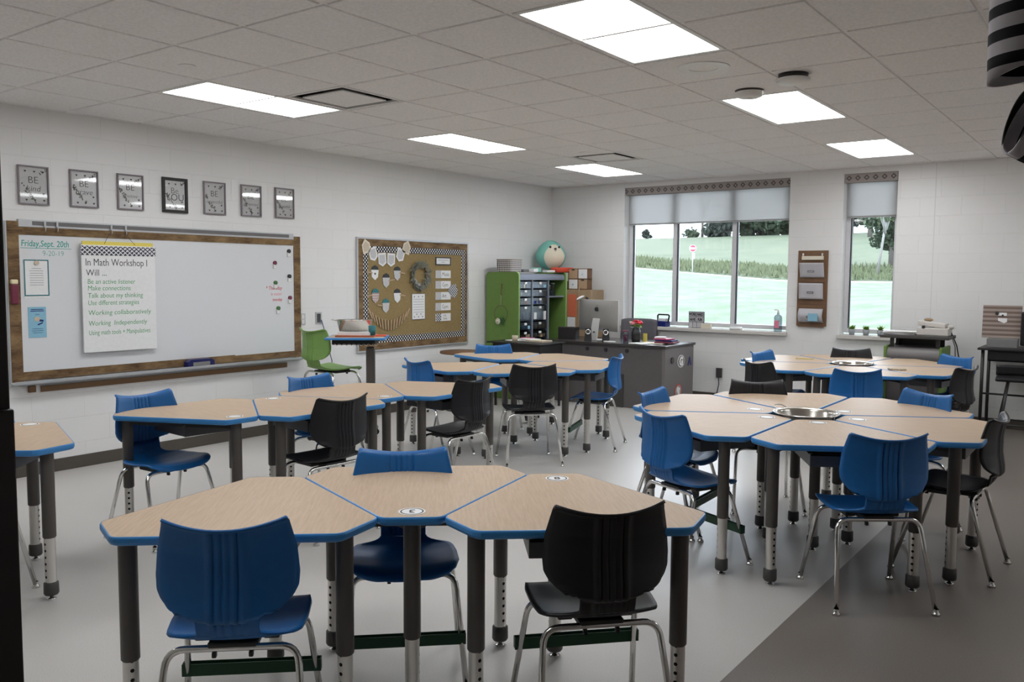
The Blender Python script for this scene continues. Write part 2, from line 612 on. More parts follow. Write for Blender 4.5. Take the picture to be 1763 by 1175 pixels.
    def build(s, name, mat, parent=None, kind=None, label=None):
        me = bpy.data.meshes.new(name)
        me.from_pydata(s.v, [], s.f)
        me.polygons.foreach_set('use_smooth', s.sm)
        me.materials.append(M[mat] if isinstance(mat, str) else mat)
        me.update()
        o = bpy.data.objects.new(name, me)
        COL.objects.link(o)
        if parent is not None:
            o.parent = parent
        if kind:
            o['kind'] = kind
        if label:
            o['label'] = label
        return o


def shell(P, th, rim_only=False):
    """closed thin shell from a grid of points P[i][j], thickness th"""
    ni, nj = len(P), len(P[0])
    G = [[Vector(p) for p in row] for row in P]
    N = []
    for i in range(ni):
        row = []
        for j in range(nj):
            a = G[min(i + 1, ni - 1)][j] - G[max(i - 1, 0)][j]
            b = G[i][min(j + 1, nj - 1)] - G[i][max(j - 1, 0)]
            n = a.cross(b)
            row.append(n.normalized() if n.length > 1e-9 else Vector((0, 0, 1)))
        N.append(row)
    vs = []
    for sgn in (0.5, -0.5):
        for i in range(ni):
            for j in range(nj):
                vs.append(G[i][j] + N[i][j] * th * sgn)
    K = ni * nj
    fs = []
    for i in range(ni - 1):
        for j in range(nj - 1):
            a, b, c, d = i * nj + j, i * nj + j + 1, (i + 1) * nj + j + 1, (i + 1) * nj + j
            fs.append([a, d, c, b])
            fs.append([K + a, K + b, K + c, K + d])
    rim = [(0, j) for j in range(nj)] + [(i, nj - 1) for i in range(1, ni)] + [(ni - 1, j) for j in range(nj - 2, -1, -1)] + [(i, 0) for i in range(ni - 2, 0, -1)]
    for q in range(len(rim)):
        a = rim[q][0] * nj + rim[q][1]
        r2 = rim[(q + 1) % len(rim)]
        b = r2[0] * nj + r2[1]
        fs.append([a, b, K + b, K + a])
    return vs, fs


def link_empty(name, loc=(0, 0, 0), rot=(0, 0, 0)):
    o = bpy.data.objects.new(name, None)
    COL.objects.link(o)
    o.empty_display_size = 0.1
    o.location = loc
    o.rotation_euler = rot
    return o


def tag(o, label, cat, group=None, kind=None):
    o['label'] = label
    o['category'] = cat
    if group:
        o['group'] = group
    if kind:
        o['kind'] = kind
    return o


def thing(name, label, cat, loc=(0, 0, 0), rot=(0, 0, 0), group=None):
    return tag(link_empty(name, loc, rot), label, cat, group)


def struct(mb, name, mat, parent=None):
    return mb.build(name, mat, parent, None if parent else 'structure')


def copy_tree(o, parent=None):
    c = o.copy()
    COL.objects.link(c)
    if parent is not None:
        c.parent = parent
    for ch in list(o.children):
        copy_tree(ch, c)
    return c


LW = (PI / 2, 0, PI / 2)      # local x -> +Y, y -> up, z -> into the room (left wall)
BW_ = (PI / 2, 0, 0)          # local x -> +X, y -> up, z -> into the room (window wall)
EPS = 0.0006


def text(name, s, size, mat, parent, loc, rot=(0, 0, 0), shear=0.0, ext=0.0004, align='LEFT', offset=0.0, sx=1.0, mirror=False, space=1.0):
    cu = bpy.data.curves.new(name, 'FONT')
    cu.body = s
    cu.size = size
    cu.extrude = ext
    cu.shear = shear
    cu.offset = offset
    cu.align_x = align
    cu.resolution_u = 3
    cu.space_character = space
    tmp = bpy.data.objects.new(name, cu)
    COL.objects.link(tmp)
    dg = bpy.context.evaluated_depsgraph_get()
    me = bpy.data.meshes.new_from_object(tmp.evaluated_get(dg))
    bpy.data.objects.remove(tmp)
    bpy.data.curves.remove(cu)
    me.materials.clear()
    me.materials.append(M[mat])
    o = bpy.data.objects.new(name, me)
    COL.objects.link(o)
    o.parent = parent
    o.location = loc
    o.rotation_euler = rot
    o.scale = (-sx if mirror else sx, 1, 1)
    return o


# ------------------------------------------------------------------ room shell
TW = 0.28   # window wall thickness
WIN = [(-5.675, -3.455), (-2.837, -2.262)]
WZ0, WZ1 = 0.905, 2.742


def build_shell():
    b = MB().box(((-1.25 + XL - 0.2) / 2, (YB - 2.2) / 2, -0.05), (abs(XL - 0.2 + 1.25), YB + 2.6, 0.1))
    struct(b, 'floor', 'floor_vinyl')
    b = MB().box(((XR + 0.2 - 1.25) / 2, (YB - 2.2) / 2, -0.05), (XR + 0.2 + 1.25, YB + 2.6, 0.1))
    struct(b, 'floor_dark_band', 'floor_vinyl_dark')
    struct(MB().box((XL - 0.1, (YB + YF - 0.2) / 2, H / 2 + 0.1), (0.2, YB - YF + 0.3, H + 0.2)), 'wall_left', 'block_wall_side')
    struct(MB().box((XR + 0.1, (YB + YF - 0.2) / 2, H / 2 + 0.1), (0.2, YB - YF + 0.3, H + 0.2)), 'wall_right', 'block_wall_side')
    # window wall with two openings
    b = MB()
    yc = YB + TW / 2
    xs = [XL - 0.2, WIN[0][0], WIN[0][1], WIN[1][0], WIN[1][1], XR + 0.2]
    for i in (0, 2, 4):
        b.box(((xs[i] + xs[i + 1]) / 2, yc, H / 2 + 0.1), (xs[i + 1] - xs[i], TW, H + 0.2))
    for i in (1, 3):
        xm, dx = (xs[i] + xs[i + 1]) / 2, xs[i + 1] - xs[i]
        b.box((xm, yc, WZ0 / 2 - 0.02), (dx, TW, WZ0 - 0.04))
        b.box((xm, yc, (WZ1 + H + 0.2) / 2), (dx, TW, H + 0.2 - WZ1))
    struct(b, 'wall_back', 'block_wall_back')
    struct(MB().box((-1.88, YB - 0.0015, (H + WZ0) / 2 - 0.45), (0.006, 0.003, H - 0.02)), 'trim_1', 'window_frame_white')
    # door wall, opening around the camera, hallway behind it
    b = MB()
    b.box(((XL - 0.2 - 1.06) / 2, YF - 0.1, H / 2 + 0.1), (abs(XL) + 0.2 - 1.06, 0.2, H + 0.2))
    b.box(((XR + 0.2 + 0.36) / 2, YF - 0.1, H / 2 + 0.1), (XR + 0.2 - 0.36, 0.2, H + 0.2))
    b.box((-0.35, YF - 0.1, (2.3 + H + 0.2) / 2), (1.42, 0.2, H + 0.2 - 2.3))
    struct(b, 'wall_front', 'hall_paint')
    b = MB()
    b.box(((XL + XR) / 2, -2.2, H / 2), (XR - XL + 0.4, 0.1, H + 0.4))
    b.box((XL - 0.15, -1.1, H / 2), (0.1, 2.3, H + 0.4))
    b.box((XR + 0.15, -1.1, H / 2), (0.1, 2.3, H + 0.4))
    b.box(((XL + XR) / 2, -1.1, H + 0.15), (XR - XL + 0.4, 2.4, 0.1))
    struct(b, 'wall_hallway', 'hall_paint')
    # baseboards
    b = MB().box((XL + 0.005, (YF + YB) / 2, 0.05), (0.01, YB - YF, 0.1), 0.003)
    struct(b, 'baseboard_left', 'vinyl_base')
    b = MB().box(((XL + XR) / 2, YB - 0.005, 0.05), (XR - XL - 0.02, 0.01, 0.1), 0.003)
    struct(b, 'baseboard_back', 'vinyl_base')
    # dark door jamb beside the viewer
    fr = link_empty('door_1', (-1.015, YF, 0))
    fr['kind'] = 'structure'
    MB().box((0, 0.04, 1.15), (0.094, 0.30, 2.3), 0.002).build('door_frame', 'door_brown', fr)
    MB().box((0.0515, 0.165, 0.707), (0.009, 0.05, 1.414), 0.002).build('door_stop', 'door_brown', fr)


def build_windows():
    for wi, (x0, x1) in enumerate(WIN):
        root = link_empty('window_%d' % (wi + 1), ((x0 + x1) / 2, YB, WZ0))
        root['kind'] = 'structure'
        w = (x1 - x0) / 2
        hh = WZ1 - WZ0
        dy = 0.19      # plane of the frame inside the opening
        fw_ = 0.05
        cols = [-w, -w / 3 + 0.0, w / 3 + 0.0, w] if wi == 0 else [-w, w]
        if wi == 0:
            cols = [-w, -5.0 - (x0 + x1) / 2, -4.19 - (x0 + x1) / 2, w]
        b = MB()
        b.box((0, dy, fw_ / 2 + 0.02), (2 * w, 0.08, fw_), 0.004)
        b.box((0, dy, hh - fw_ / 2), (2 * w, 0.08, fw_), 0.004)
        for i, c in enumerate(cols):
            cc = c + fw_ / 2 if i == 0 else (c - fw_ / 2 if i == len(cols) - 1 else c)
            b.box((cc, dy, hh / 2), (fw_ * (1.0 if i in (0, len(cols) - 1) else 1.15), 0.09, hh - 0.04), 0.004)
        b.build('window_frame', 'window_frame_white', root)
        for i in range(len(cols) - 1):
            a, c = cols[i] + (fw_ if i == 0 else fw_ * 0.57), cols[i + 1] - (fw_ if i == len(cols) - 2 else fw_ * 0.57)
            MB().box(((a + c) / 2, dy + 0.01, hh / 2), (c - a + 0.01, 0.006, hh - 0.1)).build('pane', 'window_glass', root)
            g = MB()
            g.box((a + 0.006, dy - 0.01, hh / 2), (0.012, 0.03, hh - 0.12))
            g.box((c - 0.003, dy - 0.01, hh / 2), (0.006, 0.03, hh - 0.12))
            g.build('gasket', 'window_gasket', root)
        MB().box((0, 0.075, -0.018), (2 * w + 0.04 if wi == 0 else 2 * w + 0.04, 0.26, 0.045), 0.006).build('window_sill', 'sill_stone', root)
        # roller shade with a printed valance
        bl = thing('roller_shade', ('wide translucent grey roller shade with diamond valance over the triple window' if wi == 0 else 'narrow grey roller shade with diamond valance over the single window'),
                   'window shade', ((x0 + x1) / 2, YB + 0.06, WZ1 - 0.05), group=None)
        MB().box((0, 0, 0), (2 * w - 0.01, 0.10, 0.10), 0.004).build('valance', 'valance_print', bl)
        MB().box((0, 0.03, -0.24), (2 * w - 0.05, 0.0016, 0.40)).build('shade_cloth', 'roller_fabric', bl)
        MB().box((0, 0.03, -0.435), (2 * w - 0.05, 0.012, 0.022), 0.004).build('hem_bar', 'roller_fabric', bl)
        if wi == 0:
            n = thing('window_number', 'mirrored room number 502 stuck outside the right window pane', 'number',
                      (-3.50, YB + 0.20, 2.545), BW_)
            text('digits', '502', 0.15, 'ink_grey', n, (0, 0, 0), mirror=True, offset=-0.002, ext=0.001)


GX, GY, T = -4.9587, 2.7467, 0.6096
LIGHTS = [(-1, 1), (-1, 5), (-1, 9), (4, 1), (4, 5), (4, 9), (4, -3), (-1, -3), (9, 5), (9, 9)]  # last four are unseen panels, added to match the room's light level
VENTS = [(0, 2), (0, 8), (7, 8)]      # cells with an air diffuser


def build_ceiling():
    taken = set()
    for i, j in LIGHTS:
        taken |= {(i, j), (i, j + 1)}
    for c in VENTS:
        taken.add(c)
    b = MB()
    lip = MB()
    i0, i1 = -4, 13
    j0, j1 = -5, 13
    bm_off = 0.008
    for i in range(i0, i1):
        for j in range(j0, j1):
            if (i, j) in taken:
                continue
            xa, xb = max(GX + i * T + 0.011, XL), min(GX + (i + 1) * T - 0.011, XR)
            ya, yb = max(GY + j * T + 0.011, YF), min(GY + (j + 1) * T - 0.011, YB)
            if xb - xa < 0.03 or yb - ya < 0.03:
                continue
            b.box(((xa + xb) / 2, (ya + yb) / 2, H + 0.011), (xb - xa, yb - ya, 0.022), 0.005)
    struct(b, 'ceiling', 'ceiling_tile')
    g = MB()
    for i in range(i0, i1 + 1):
        x = GX + i * T
        if XL < x < XR:
            g.box((x, (YF + YB) / 2, H + 0.010), (0.024, YB - YF, 0.004))
    for j in range(j0, j1 + 1):
        y = GY + j * T
        if YF < y < YB:
            g.box(((XL + XR) / 2, y, H + 0.0105), (XR - XL, 0.024, 0.004))
    struct(g, 'trim_2', 'ceiling_tile')
    struct(MB().box(((XL + XR) / 2, (YF + YB) / 2, H + 0.15), (XR - XL + 0.4, YB - YF + 0.3, 0.1)), 'ceiling_deck', 'hall_paint')
    names = {(-1, 1): 'lit ceiling panel above the whiteboard, first in the left row', (-1, 5): 'lit ceiling panel in front of the burlap board, middle of the left row',
             (-1, 9): 'small looking lit ceiling panel nearest the window in the left row', (4, 1): 'largest lit ceiling panel, nearest the door in the right row',
             (4, 5): 'lit ceiling panel beside the two round detectors', (4, 9): 'lit ceiling panel in the right row nearest the narrow window',
             (4, -3): 'lit ceiling panel out of view above the nearest chairs', (-1, -3): 'lit ceiling panel out of view above the desk by the door jamb', (9, 5): 'added lit ceiling panel of a third row, out of view on the right',
             (9, 9): 'added lit ceiling panel of a third row nearest the windows, out of view'}
    for i, j in LIGHTS:
        cx, cy = GX + (i + 0.5) * T, GY + (j + 1) * T
        t = thing('ceiling_light', names[(i, j)], 'ceiling light', (cx, cy, H), group='recessed ceiling light panels')
        w, l = T / 2 - 0.013, T - 0.013
        f = MB()
        for sx in (-1, 1):
            f.box((sx * (w - 0.014), 0, 0.008), (0.028, 2 * l, 0.014), 0.003)
            f.box((0, sx * (l - 0.014), 0.008), (2 * w - 0.056, 0.028, 0.014), 0.003)
        f.build('frame', 'white_metal', t)
        MB().box((0, 0, 0.012), (2 * w - 0.056, 2 * l - 0.056, 0.006)).build('diffuser', 'light_diffuser', t)
    vn = ['square ceiling air vent beside the first left light panel', 'square ceiling air vent near the far left light panel', 'square ceiling air vent at the far right by the striped fabric']
    for (i, j), lb in zip(VENTS, vn):
        t = thing('ceiling_vent', lb, 'air vent', (GX + (i + 0.5) * T, GY + (j + 0.5) * T, H), group='square ceiling air vents')
        w = T / 2 - 0.013
        MB().frame(-w, w, -w, w, 0.022, 0.002, 0.018, 0.002).build('frame', 'white_metal', t)
        b = MB().box((0, 0, 0.10), (2 * w, 2 * w, 0.004))
        for sx in (-1, 1):
            b.box((sx * w, 0, 0.055), (0.004, 2 * w, 0.09))
            b.box((0, sx * w, 0.055), (2 * w, 0.004, 0.09))
        b.build('duct_box', 'dark_frame', t)
        MB().box((0, 0, 0.004), (2 * w - 0.17, 2 * w - 0.17, 0.010), 0.003).build('plaque', 'ceiling_tile', t)
    # speaker, detectors, sprinkler
    t = thing('ceiling_speaker', 'flat round white speaker grille in the ceiling', 'speaker', (-2.19, 4.86, H))
    MB().ring((0, 0), 0.085, 0.155, -0.006, 0.004, 40).build('rim', 'white_metal', t)
    MB().disc((0, 0), 0.085, -0.003, 0.003, 40).build('grille', 'grey_plastic', t).data.materials[0] = M['ceiling_tile']
    t = thing('wireless_access_point', 'round disc hanging under the ceiling with a dark shadow gap', 'ceiling device', (-1.81, 5.33, H))
    MB().lathe([(0.001, -0.055), (0.085, -0.055), (0.10, -0.045), (0.103, -0.03), (0.09, -0.026)], n=36).build('cover', 'white_metal', t)
    MB().lathe([(0.06, -0.03), (0.085, -0.026), (0.09, 0.0), (0.001, 0.0)], n=36).build('base', 'dark_frame', t)
    t = thing('smoke_detector', 'white round smoke detector beside the light panel', 'smoke detector', (-2.20, 5.62, H))
    MB().lathe([(0.001, -0.05), (0.06, -0.05), (0.085, -0.04), (0.09, -0.012)], n=36).build('cover', 'white_metal', t)
    MB().lathe([(0.088, -0.012), (0.094, 0.0), (0.001, 0.0)], n=36).build('base', 'grey_cap', t)
    MB().disc((0, 0), 0.018, -0.056, -0.05).build('sensor', 'white_metal', t)
    o = MB().disc((0, 0), 0.048, -0.004, 0.001, 32).ring((0, 0), 0.044, 0.05, -0.0045, 0.001, 32).build('sprinkler_cover', 'ceiling_tile')
    o.location = (-4.69, 3.05, H)
    tag(o, 'small flush sprinkler cover beside the first left light panel', 'sprinkler')
    o = MB().disc((0, 0), 0.048, -0.004, 0.001, 32).build('sprinkler_cover', 'ceiling_tile')
    o.location = (-4.62, 7.45, H)
    tag(o, 'small flush sprinkler cover near the far ceiling vent', 'sprinkler')


build_shell()
build_windows()
build_ceiling()

# ------------------------------------------------------------------ desks
DS, DC1, DC2 = 1.118, 0.205, 0.204     # full side, inner clip, outer clips
ZT = 0.745
CEN = DS * math.cos(PI / 6) * 2 / 3


def desk_outline(inset=0.0, rad=0.03, seg=5):
    ca, sa = math.cos(PI / 6), 0.5
    X = DS * ca
    w = DS * sa
    raw = [(DC1 * ca, -DC1 * sa), ((DS - DC2) * ca, -(DS - DC2) * sa), (X, -(w - DC2)), (X, w - DC2), ((DS - DC2) * ca, (DS - DC2) * sa), (DC1 * ca, DC1 * sa)]
    raw = [Vector((x - CEN, y)) for x, y in raw]
    # inset each edge
    n = len(raw)
    lines = []
    for i in range(n):
        a, b = raw[i], raw[(i + 1) % n]
        d = (b - a).normalized()
        nn = Vector((-d.y, d.x))
        lines.append((a + nn * inset, d))
    pts = []
    for i in range(n):
        p, d = lines[i - 1]
        q, e = lines[i]
        den = d.x * e.y - d.y * e.x
        t = ((q.x - p.x) * e.y - (q.y - p.y) * e.x) / den
        pts.append(p + d * t)
    out = []
    for i in range(n):
        p = pts[i]
        a = (pts[i - 1] - p).normalized()
        b = (pts[(i + 1) % n] - p).normalized()
        p0, p1 = p + a * rad, p + b * rad
        for k in range(seg + 1):
            t = k / seg
            out.append(tuple(p0 * (1 - t) ** 2 + p * 2 * t * (1 - t) + p1 * t * t))
    return out


def make_desk():
    root = link_empty('student_desk')
    top = MB().prism(desk_outline(0.006, 0.026), ZT - 0.022, ZT)
    top.build('tabletop', 'maple_laminate', root)
    rings = [(0.0055, ZT + 0.0002, 0.026), (0.002, ZT - 0.001, 0.028), (0.0, ZT - 0.006, 0.03), (0.0, ZT - 0.018, 0.03), (0.004, ZT - 0.027, 0.028), (0.012, ZT - 0.031, 0.024), (0.03, ZT - 0.031, 0.02)]
    vs, fs = [], []
    m = 0
    for ins, z, rd in rings:
        o = desk_outline(ins, rd)
        m = len(o)
        vs += [(x, y, z) for x, y in o]
    for i in range(len(rings) - 1):
        for k in range(m):
            k2 = (k + 1) % m
            fs.append([i * m + k, (i + 1) * m + k, (i + 1) * m + k2, i * m + k2])
    MB().add(vs, fs, False).build('edge_band', 'blue_edge', root)
    MB().prism(desk_outline(0.02, 0.02), ZT - 0.030, ZT - 0.023).build('underside', 'dark_frame', root)
    f = MB()
    L = 0.40
    for k in range(3):
        a = PI + k * 2 * PI / 3
        b_ = a + 2 * PI / 3
        p, q = Vector((math.cos(a), math.sin(a))) * L, Vector((math.cos(b_), math.sin(b_))) * L
        c = (p + q) / 2
        if k != 1:
            f.box((c.x, c.y, ZT - 0.05), ((q - p).length - 0.05, 0.025, 0.038), 0.003, math.atan2(q.y - p.y, q.x - p.x))
        else:
            f.box((c.x - 0.12, c.y, ZT - 0.05), (0.45, 0.025, 0.038), 0.003, PI / 2)
    f.build('under_frame', 'dark_frame', root)
    for k in range(3):
        a = PI + k * 2 * PI / 3
        x, y = math.cos(a) * L, math.sin(a) * L
        lg = MB().lathe([(0.030, ZT - 0.031), (0.030, 0.305), (0.026, 0.30)], n=20)
        o = lg.build('leg', 'taupe_tube', root)
        o.location = (x, y, 0)
        o.rotation_euler = (0, 0, a)
        MB().lathe([(0.0255, 0.31), (0.0255, 0.07)], n=20).build('leg_extension', 'punched_steel', o)
        MB().lathe([(0.0255, 0.085), (0.033, 0.08), (0.034, 0.03), (0.029, 0.022), (0.001, 0.022)], n=20).build('foot_cap', 'grey_cap', o)
        MB().lathe([(0.008, 0.024), (0.010, 0.008), (0.021, 0.006), (0.023, 0.0), (0.001, 0.0)], n=18).build('glide', 'chrome', o)
    # pull-out book tray
    t = MB()
    x0, x1, y0, y1, z0 = -0.14, 0.22, -0.17, 0.17, ZT - 0.125
    t.box(((x0 + x1) / 2, 0, z0), (x1 - x0, y1 - y0, 0.004))
    for yy in (y0, y1):
        t.box(((x0 + x1) / 2, yy, z0 + 0.032), (x1 - x0, 0.004, 0.066))
        t.box(((x0 + x1) / 2, yy, z0 + 0.065), (x1 - x0, 0.024, 0.004))
    for xx in (x0, x1):
        t.box((xx, 0, z0 + 0.026), (0.004, y1 - y0, 0.054))
    t.build('book_tray', 'tray_plastic', root)
    return root


DESK0 = make_desk()
_first = [True]


def place_desk(ax, ay, deg, label, group):
    """ax, ay: virtual inner corner; deg: direction from it to the seat side"""
    o = DESK0 if _first[0] else copy_tree(DESK0)
    _first[0] = False
    a = math.radians(deg)
    o.location = (ax + CEN * math.cos(a), ay + CEN * math.sin(a), 0)
    o.rotation_euler = (0, 0, a)
    return tag(o, label, 'desk', group)


GAP = 1.128


def pol(x, y, r, deg):
    return x + r * math.cos(math.radians(deg)), y + r * math.sin(math.radians(deg))


# front row of three
G1 = 'blue edged desks in the front row of three'
t2 = (-1.835, 1.94)
place_desk(*t2, 131, 'middle desk of the front row, number 3 card at its near tip', G1)
t1 = pol(*t2, GAP, 161)
place_desk(*t1, 311, 'left desk of the front row behind the nearest blue chair', G1)
t3 = pol(*t2, GAP, 101)
place_desk(*t3, 311, 'right desk of the front row, number 8 card at its far tip', G1)
# row of four by the whiteboard
G2 = 'blue edged desks in the row of four by the whiteboard'
l1 = (-3.905, 2.945)
place_desk(*l1, 176, 'leftmost desk of the row of four in front of the whiteboard', G2)
l2 = pol(*l1, GAP, 146)
place_desk(*l2, 356, 'second desk of the whiteboard row, black chair at its near side', G2)
l3 = pol(*l2, GAP, 26)
place_desk(*l3, 176, 'third desk of the whiteboard row, blue chair on its wall side', G2)
l4 = pol(*l3, GAP, 146)
place_desk(*l4, 356, 'rightmost desk of the whiteboard row, beside the small black chair', G2)
# far middle cluster of five
G3 = 'blue edged desks in the far cluster before the teacher desk'
mc = (-4.85, 6.52)
for d, lb in ((-104, 'far middle cluster desk with a blue chair backing towards the whiteboard row'), (-44, 'nearest desk of the far middle cluster, behind the large black chair'),
              (16, 'right desk of the far middle cluster, beside the side-on blue chair'), (76, 'far right desk of the middle cluster, nearest the teacher desk'),
              (136, 'far left desk of the middle cluster, nearest the green cabinet')):
    place_desk(*pol(*mc, 0.02, d), d, lb, G3)
# right near flower of six
G4 = 'blue edged desks in the near right flower around a steel bowl'
rc = (-1.60, 5.125)
for d, lb in ((0, 'right-hand desk of the near right flower, by the side-on black chair'), (60, 'far right desk of the near right flower'),
              (120, 'far desk of the near right flower in front of a black chair'), (180, 'left tip desk of the near right flower'),
              (240, 'front left desk of the near right flower, beside the angled blue chair'), (300, 'front desk of the near right flower behind the front blue chair')):
    place_desk(*pol(*rc, 0.015, d), d, lb, G4)
G5 = 'blue edged desks in the far right flower under the windows'
ec = (-2.218, 8.42)
for d, lb in ((-10.5, 'right desk of the far right flower by the black chair'), (49.5, 'far right desk of the far right flower by the printer stand'),
              (109.5, 'far desk of the far right flower nearest the window wall'), (169.5, 'left desk of the far right flower with a pencil on it'),
              (229.5, 'front left desk of the far right flower by the angled black chair'), (289.5, 'front desk of the far right flower behind the centre blue chair')):
    place_desk(*pol(*ec, 0.015, d), d, lb, G5)
G6 = 'blue edged desks at the left edge by the door'
n1 = (-4.966, 2.32)
place_desk(*n1, 311, 'desk at the left edge beside the door jamb, blue chair under it', G6)
place_desk(*pol(*n1, GAP, 281), 131, 'mostly hidden desk behind the door jamb at the left edge', G6)


def tray_book(ap, deg, mat, label, dx=0.0, dy=0.0, sz=(0.28, 0.21, 0.03)):
    a = math.radians(deg)
    cx, cy = ap[0] + (CEN + 0.04 + dx) * math.cos(a) - dy * math.sin(a), ap[1] + (CEN + 0.04 + dx) * math.sin(a) + dy * math.cos(a)
    o = MB().box((0, 0, sz[2] / 2), sz, 0.004).build('notebook', mat)
    o.location = (cx, cy, ZT - 0.1225)
    o.rotation_euler = (0, 0, a + 0.1)
    tag(o, label, 'notebook', 'notebooks in the trays under the desks')


tray_book(l1, 176, 'purple_red', 'dark red notebook in the tray under the leftmost desk of the whiteboard row')
tray_book(l2, 356, 'teal_paper', 'teal notebook in the tray under the second desk of the whiteboard row')
tray_book(l4, 356, 'ink_black', 'black pouch in the tray under the rightmost desk of the whiteboard row', sz=(0.26, 0.2, 0.05))
tray_book(rc, 240, 'purple_red', 'dark red notebook in the tray behind the angled blue chair', sz=(0.26, 0.2, 0.05))
tray_book(rc, 300, 'ink_grey', 'grey folder in the tray under the front desk of the near right flower')
tray_book(rc, 0, 'light_blue_paper', 'light blue folder in the tray by the side-on black chair')
tray_book(t2, 131, 'paper_white', 'pale folder in the tray under the middle front desk')

# ------------------------------------------------------------------ chairs


def interp(tab, s):
    for (a, va), (b, vb) in zip(tab[:-1], tab[1:]):
        if s <= b:
            t = (s - a) / (b - a)
            t = max(0, min(1, t))
            if isinstance(va, tuple):
                return tuple(p + (q - p) * t for p, q in zip(va, vb))
            return va + (vb - va) * t
    return tab[-1][1]


def smooth_tab(tab, s, eps=0.045):
    vals = [interp(tab, max(tab[0][0], min(tab[-1][0], s + d))) for d in (-eps, -eps / 2, 0, eps / 2, eps)]
    if isinstance(vals[0], tuple):
        return tuple(sum(v[i] for v in vals) / 5 for i in range(len(vals[0])))
    return sum(vals) / 5


# seat shell, s from 0 (front lip) to 1 (bend), back from 1 to 2
SEAT_YZ = [(0, (0.215, 0.425)), (0.06, (0.200, 0.448)), (0.2, (0.14, 0.458)), (0.45, (0.03, 0.450)), (0.7, (-0.08, 0.448)), (0.88, (-0.145, 0.457)), (1.0, (-0.180, 0.480))]
SEAT_W = [(0, 0.12), (0.03, 0.165), (0.1, 0.195), (0.3, 0.212), (0.55, 0.212), (0.74, 0.203), (0.84, 0.185), (0.90, 0.125), (0.94, 0.098), (1.0, 0.092)]
BACK_YZ = [(0, (-0.180, 0.480)), (0.08, (-0.190, 0.505)), (0.14, (-0.194, 0.528)), (0.165, (-0.216, 0.533)), (0.19, (-0.226, 0.541)), (0.30, (-0.226, 0.580)), (0.5, (-0.215, 0.650)), (0.75, (-0.214, 0.735)), (0.90, (-0.222, 0.790)), (0.96, (-0.228, 0.812)), (1.0, (-0.253, 0.818))]
BACK_W = [(0, 0.092), (0.14, 0.092), (0.165, 0.098), (0.19, 0.112), (0.23, 0.142), (0.29, 0.170), (0.36, 0.192), (0.43, 0.205), (0.55, 0.208), (0.75, 0.201), (0.92, 0.184), (1.0, 0.178)]


def shell_cols(w, cx):
    n1_, n2_ = 8, 25
    cols = [(-w + (w - cx) * k / n1_) for k in range(n1_)]
    cols += [(-cx + 2 * cx * k / (n2_ - 1)) for k in range(n2_)]
    cols += [(cx + (w - cx) * (k + 1) / n1_) for k in range(n1_)]
    return cols


def seat_mesh():
    P = []
    N = 36
    for i in range(N + 1):
        s = i / N
        y, z = smooth_tab(SEAT_YZ, s, 0.03)
        w = smooth_tab(SEAT_W, s, 0.02)
        row = []
        for x in shell_cols(w, min(0.06, w * 0.62)):
            u = x / w
            zz = z + 0.020 * abs(u) ** 2.6 * (1 - 0.6 * s) - 0.016 * max(0, 1 - s * 4) * abs(u) ** 3
            zz -= 0.010 * math.exp(-((s - 0.55) / 0.25) ** 2) * (1 - u * u)
            yy = y - 0.03 * abs(u) ** 3 * max(0, 1 - s * 5)
            row.append((x, yy, zz))
        P.append(row)
    vs, fs = shell(P, 0.011)
    return MB().add(vs, fs, True)


def back_mesh():
    P = []
    N = 60
    for i in range(N + 1):
        s = i / N
        y, z = smooth_tab(BACK_YZ, s, 0.012)
        w = smooth_tab(BACK_W, s, 0.014)
        row = []
        for x in shell_cols(w, min(0.06, w * 0.62)):
            u = x / w
            wing = 0.052 * (abs(x) / 0.2) ** 2.2 * min(1, max(0, (s - 0.12) / 0.2))
            flute = 0.0
            if abs(x) < 0.058:
                ph = ((x + 0.058) / 0.0232) % 1.0
                flute = 0.013 * (ph if ph < 0.8 else (1 - ph) * 4) * min(1, (1 - s) * 12) * min(1, s * 8 + 0.2)
            lift = 0.028 * u * u * max(0, (s - 0.6) / 0.4)
            low = 0.022 * (1 - math.sqrt(max(0.0, 1 - min(1, abs(u)) ** 2))) * math.exp(-((s - 0.18) / 0.05) ** 2)
            row.append((x, y + wing - flute, z + lift + low))
        P.append(row)
    vs, fs = shell(P, 0.010)
    m = MB().add(vs, fs, True)
    return m


def make_chair(name, mat, scale=1.0, zs=1.0):
    root = link_empty(name)
    seat_mesh().build('seat', mat, root)
    back_mesh().build('backrest', mat, root)
    b = MB()
    b.box((0, 0.0, 0.424), (0.15, 0.27, 0.026), 0.006)
    for sx in (-1, 1):
        b.box((sx * 0.105, 0.02, 0.424), (0.05, 0.16, 0.022), 0.006)
    b.build('seat_bracket', 'dark_frame', root)
    for s, yb, yf in ((-1, -0.125, -0.245), (1, 0.115, 0.240)):
        pts = []
        zt = 0.418
        rad = 0.055
        foot = Vector((-0.232, yf, 0.012))
        knee = Vector((-0.195, yb, zt))
        d = (foot - knee).normalized()
        start = knee + d * rad
        end = knee + Vector((rad, 0, 0))
        arc = [start * (1 - t) ** 2 + knee * 2 * t * (1 - t) + end * t * t for t in [k / 6 for k in range(7)]]
        half = [foot] + arc
        other = [Vector((-p.x, p.y, p.z)) for p in reversed(half)]
        o = MB().tube(half + other, 0.0112, 12).build('leg_frame', 'chrome', root)
        for sx in (-1, 1):
            MB().lathe([(0.012, 0.03), (0.0125, 0.014), (0.018, 0.010), (0.0195, 0.0), (0.001, 0.0)], (sx * 0.2325, yf, 0), 16).build('foot_glide', 'chrome', o)
        for sx in (-1, 1):
            MB().box((sx * 0.055, yb, 0.398), (0.014, 0.018, 0.018), 0.003).build('bumper', 'black_plastic', o)
    if scale != 1.0 or zs != 1.0:
        root.scale = (scale, scale, zs)
    return root


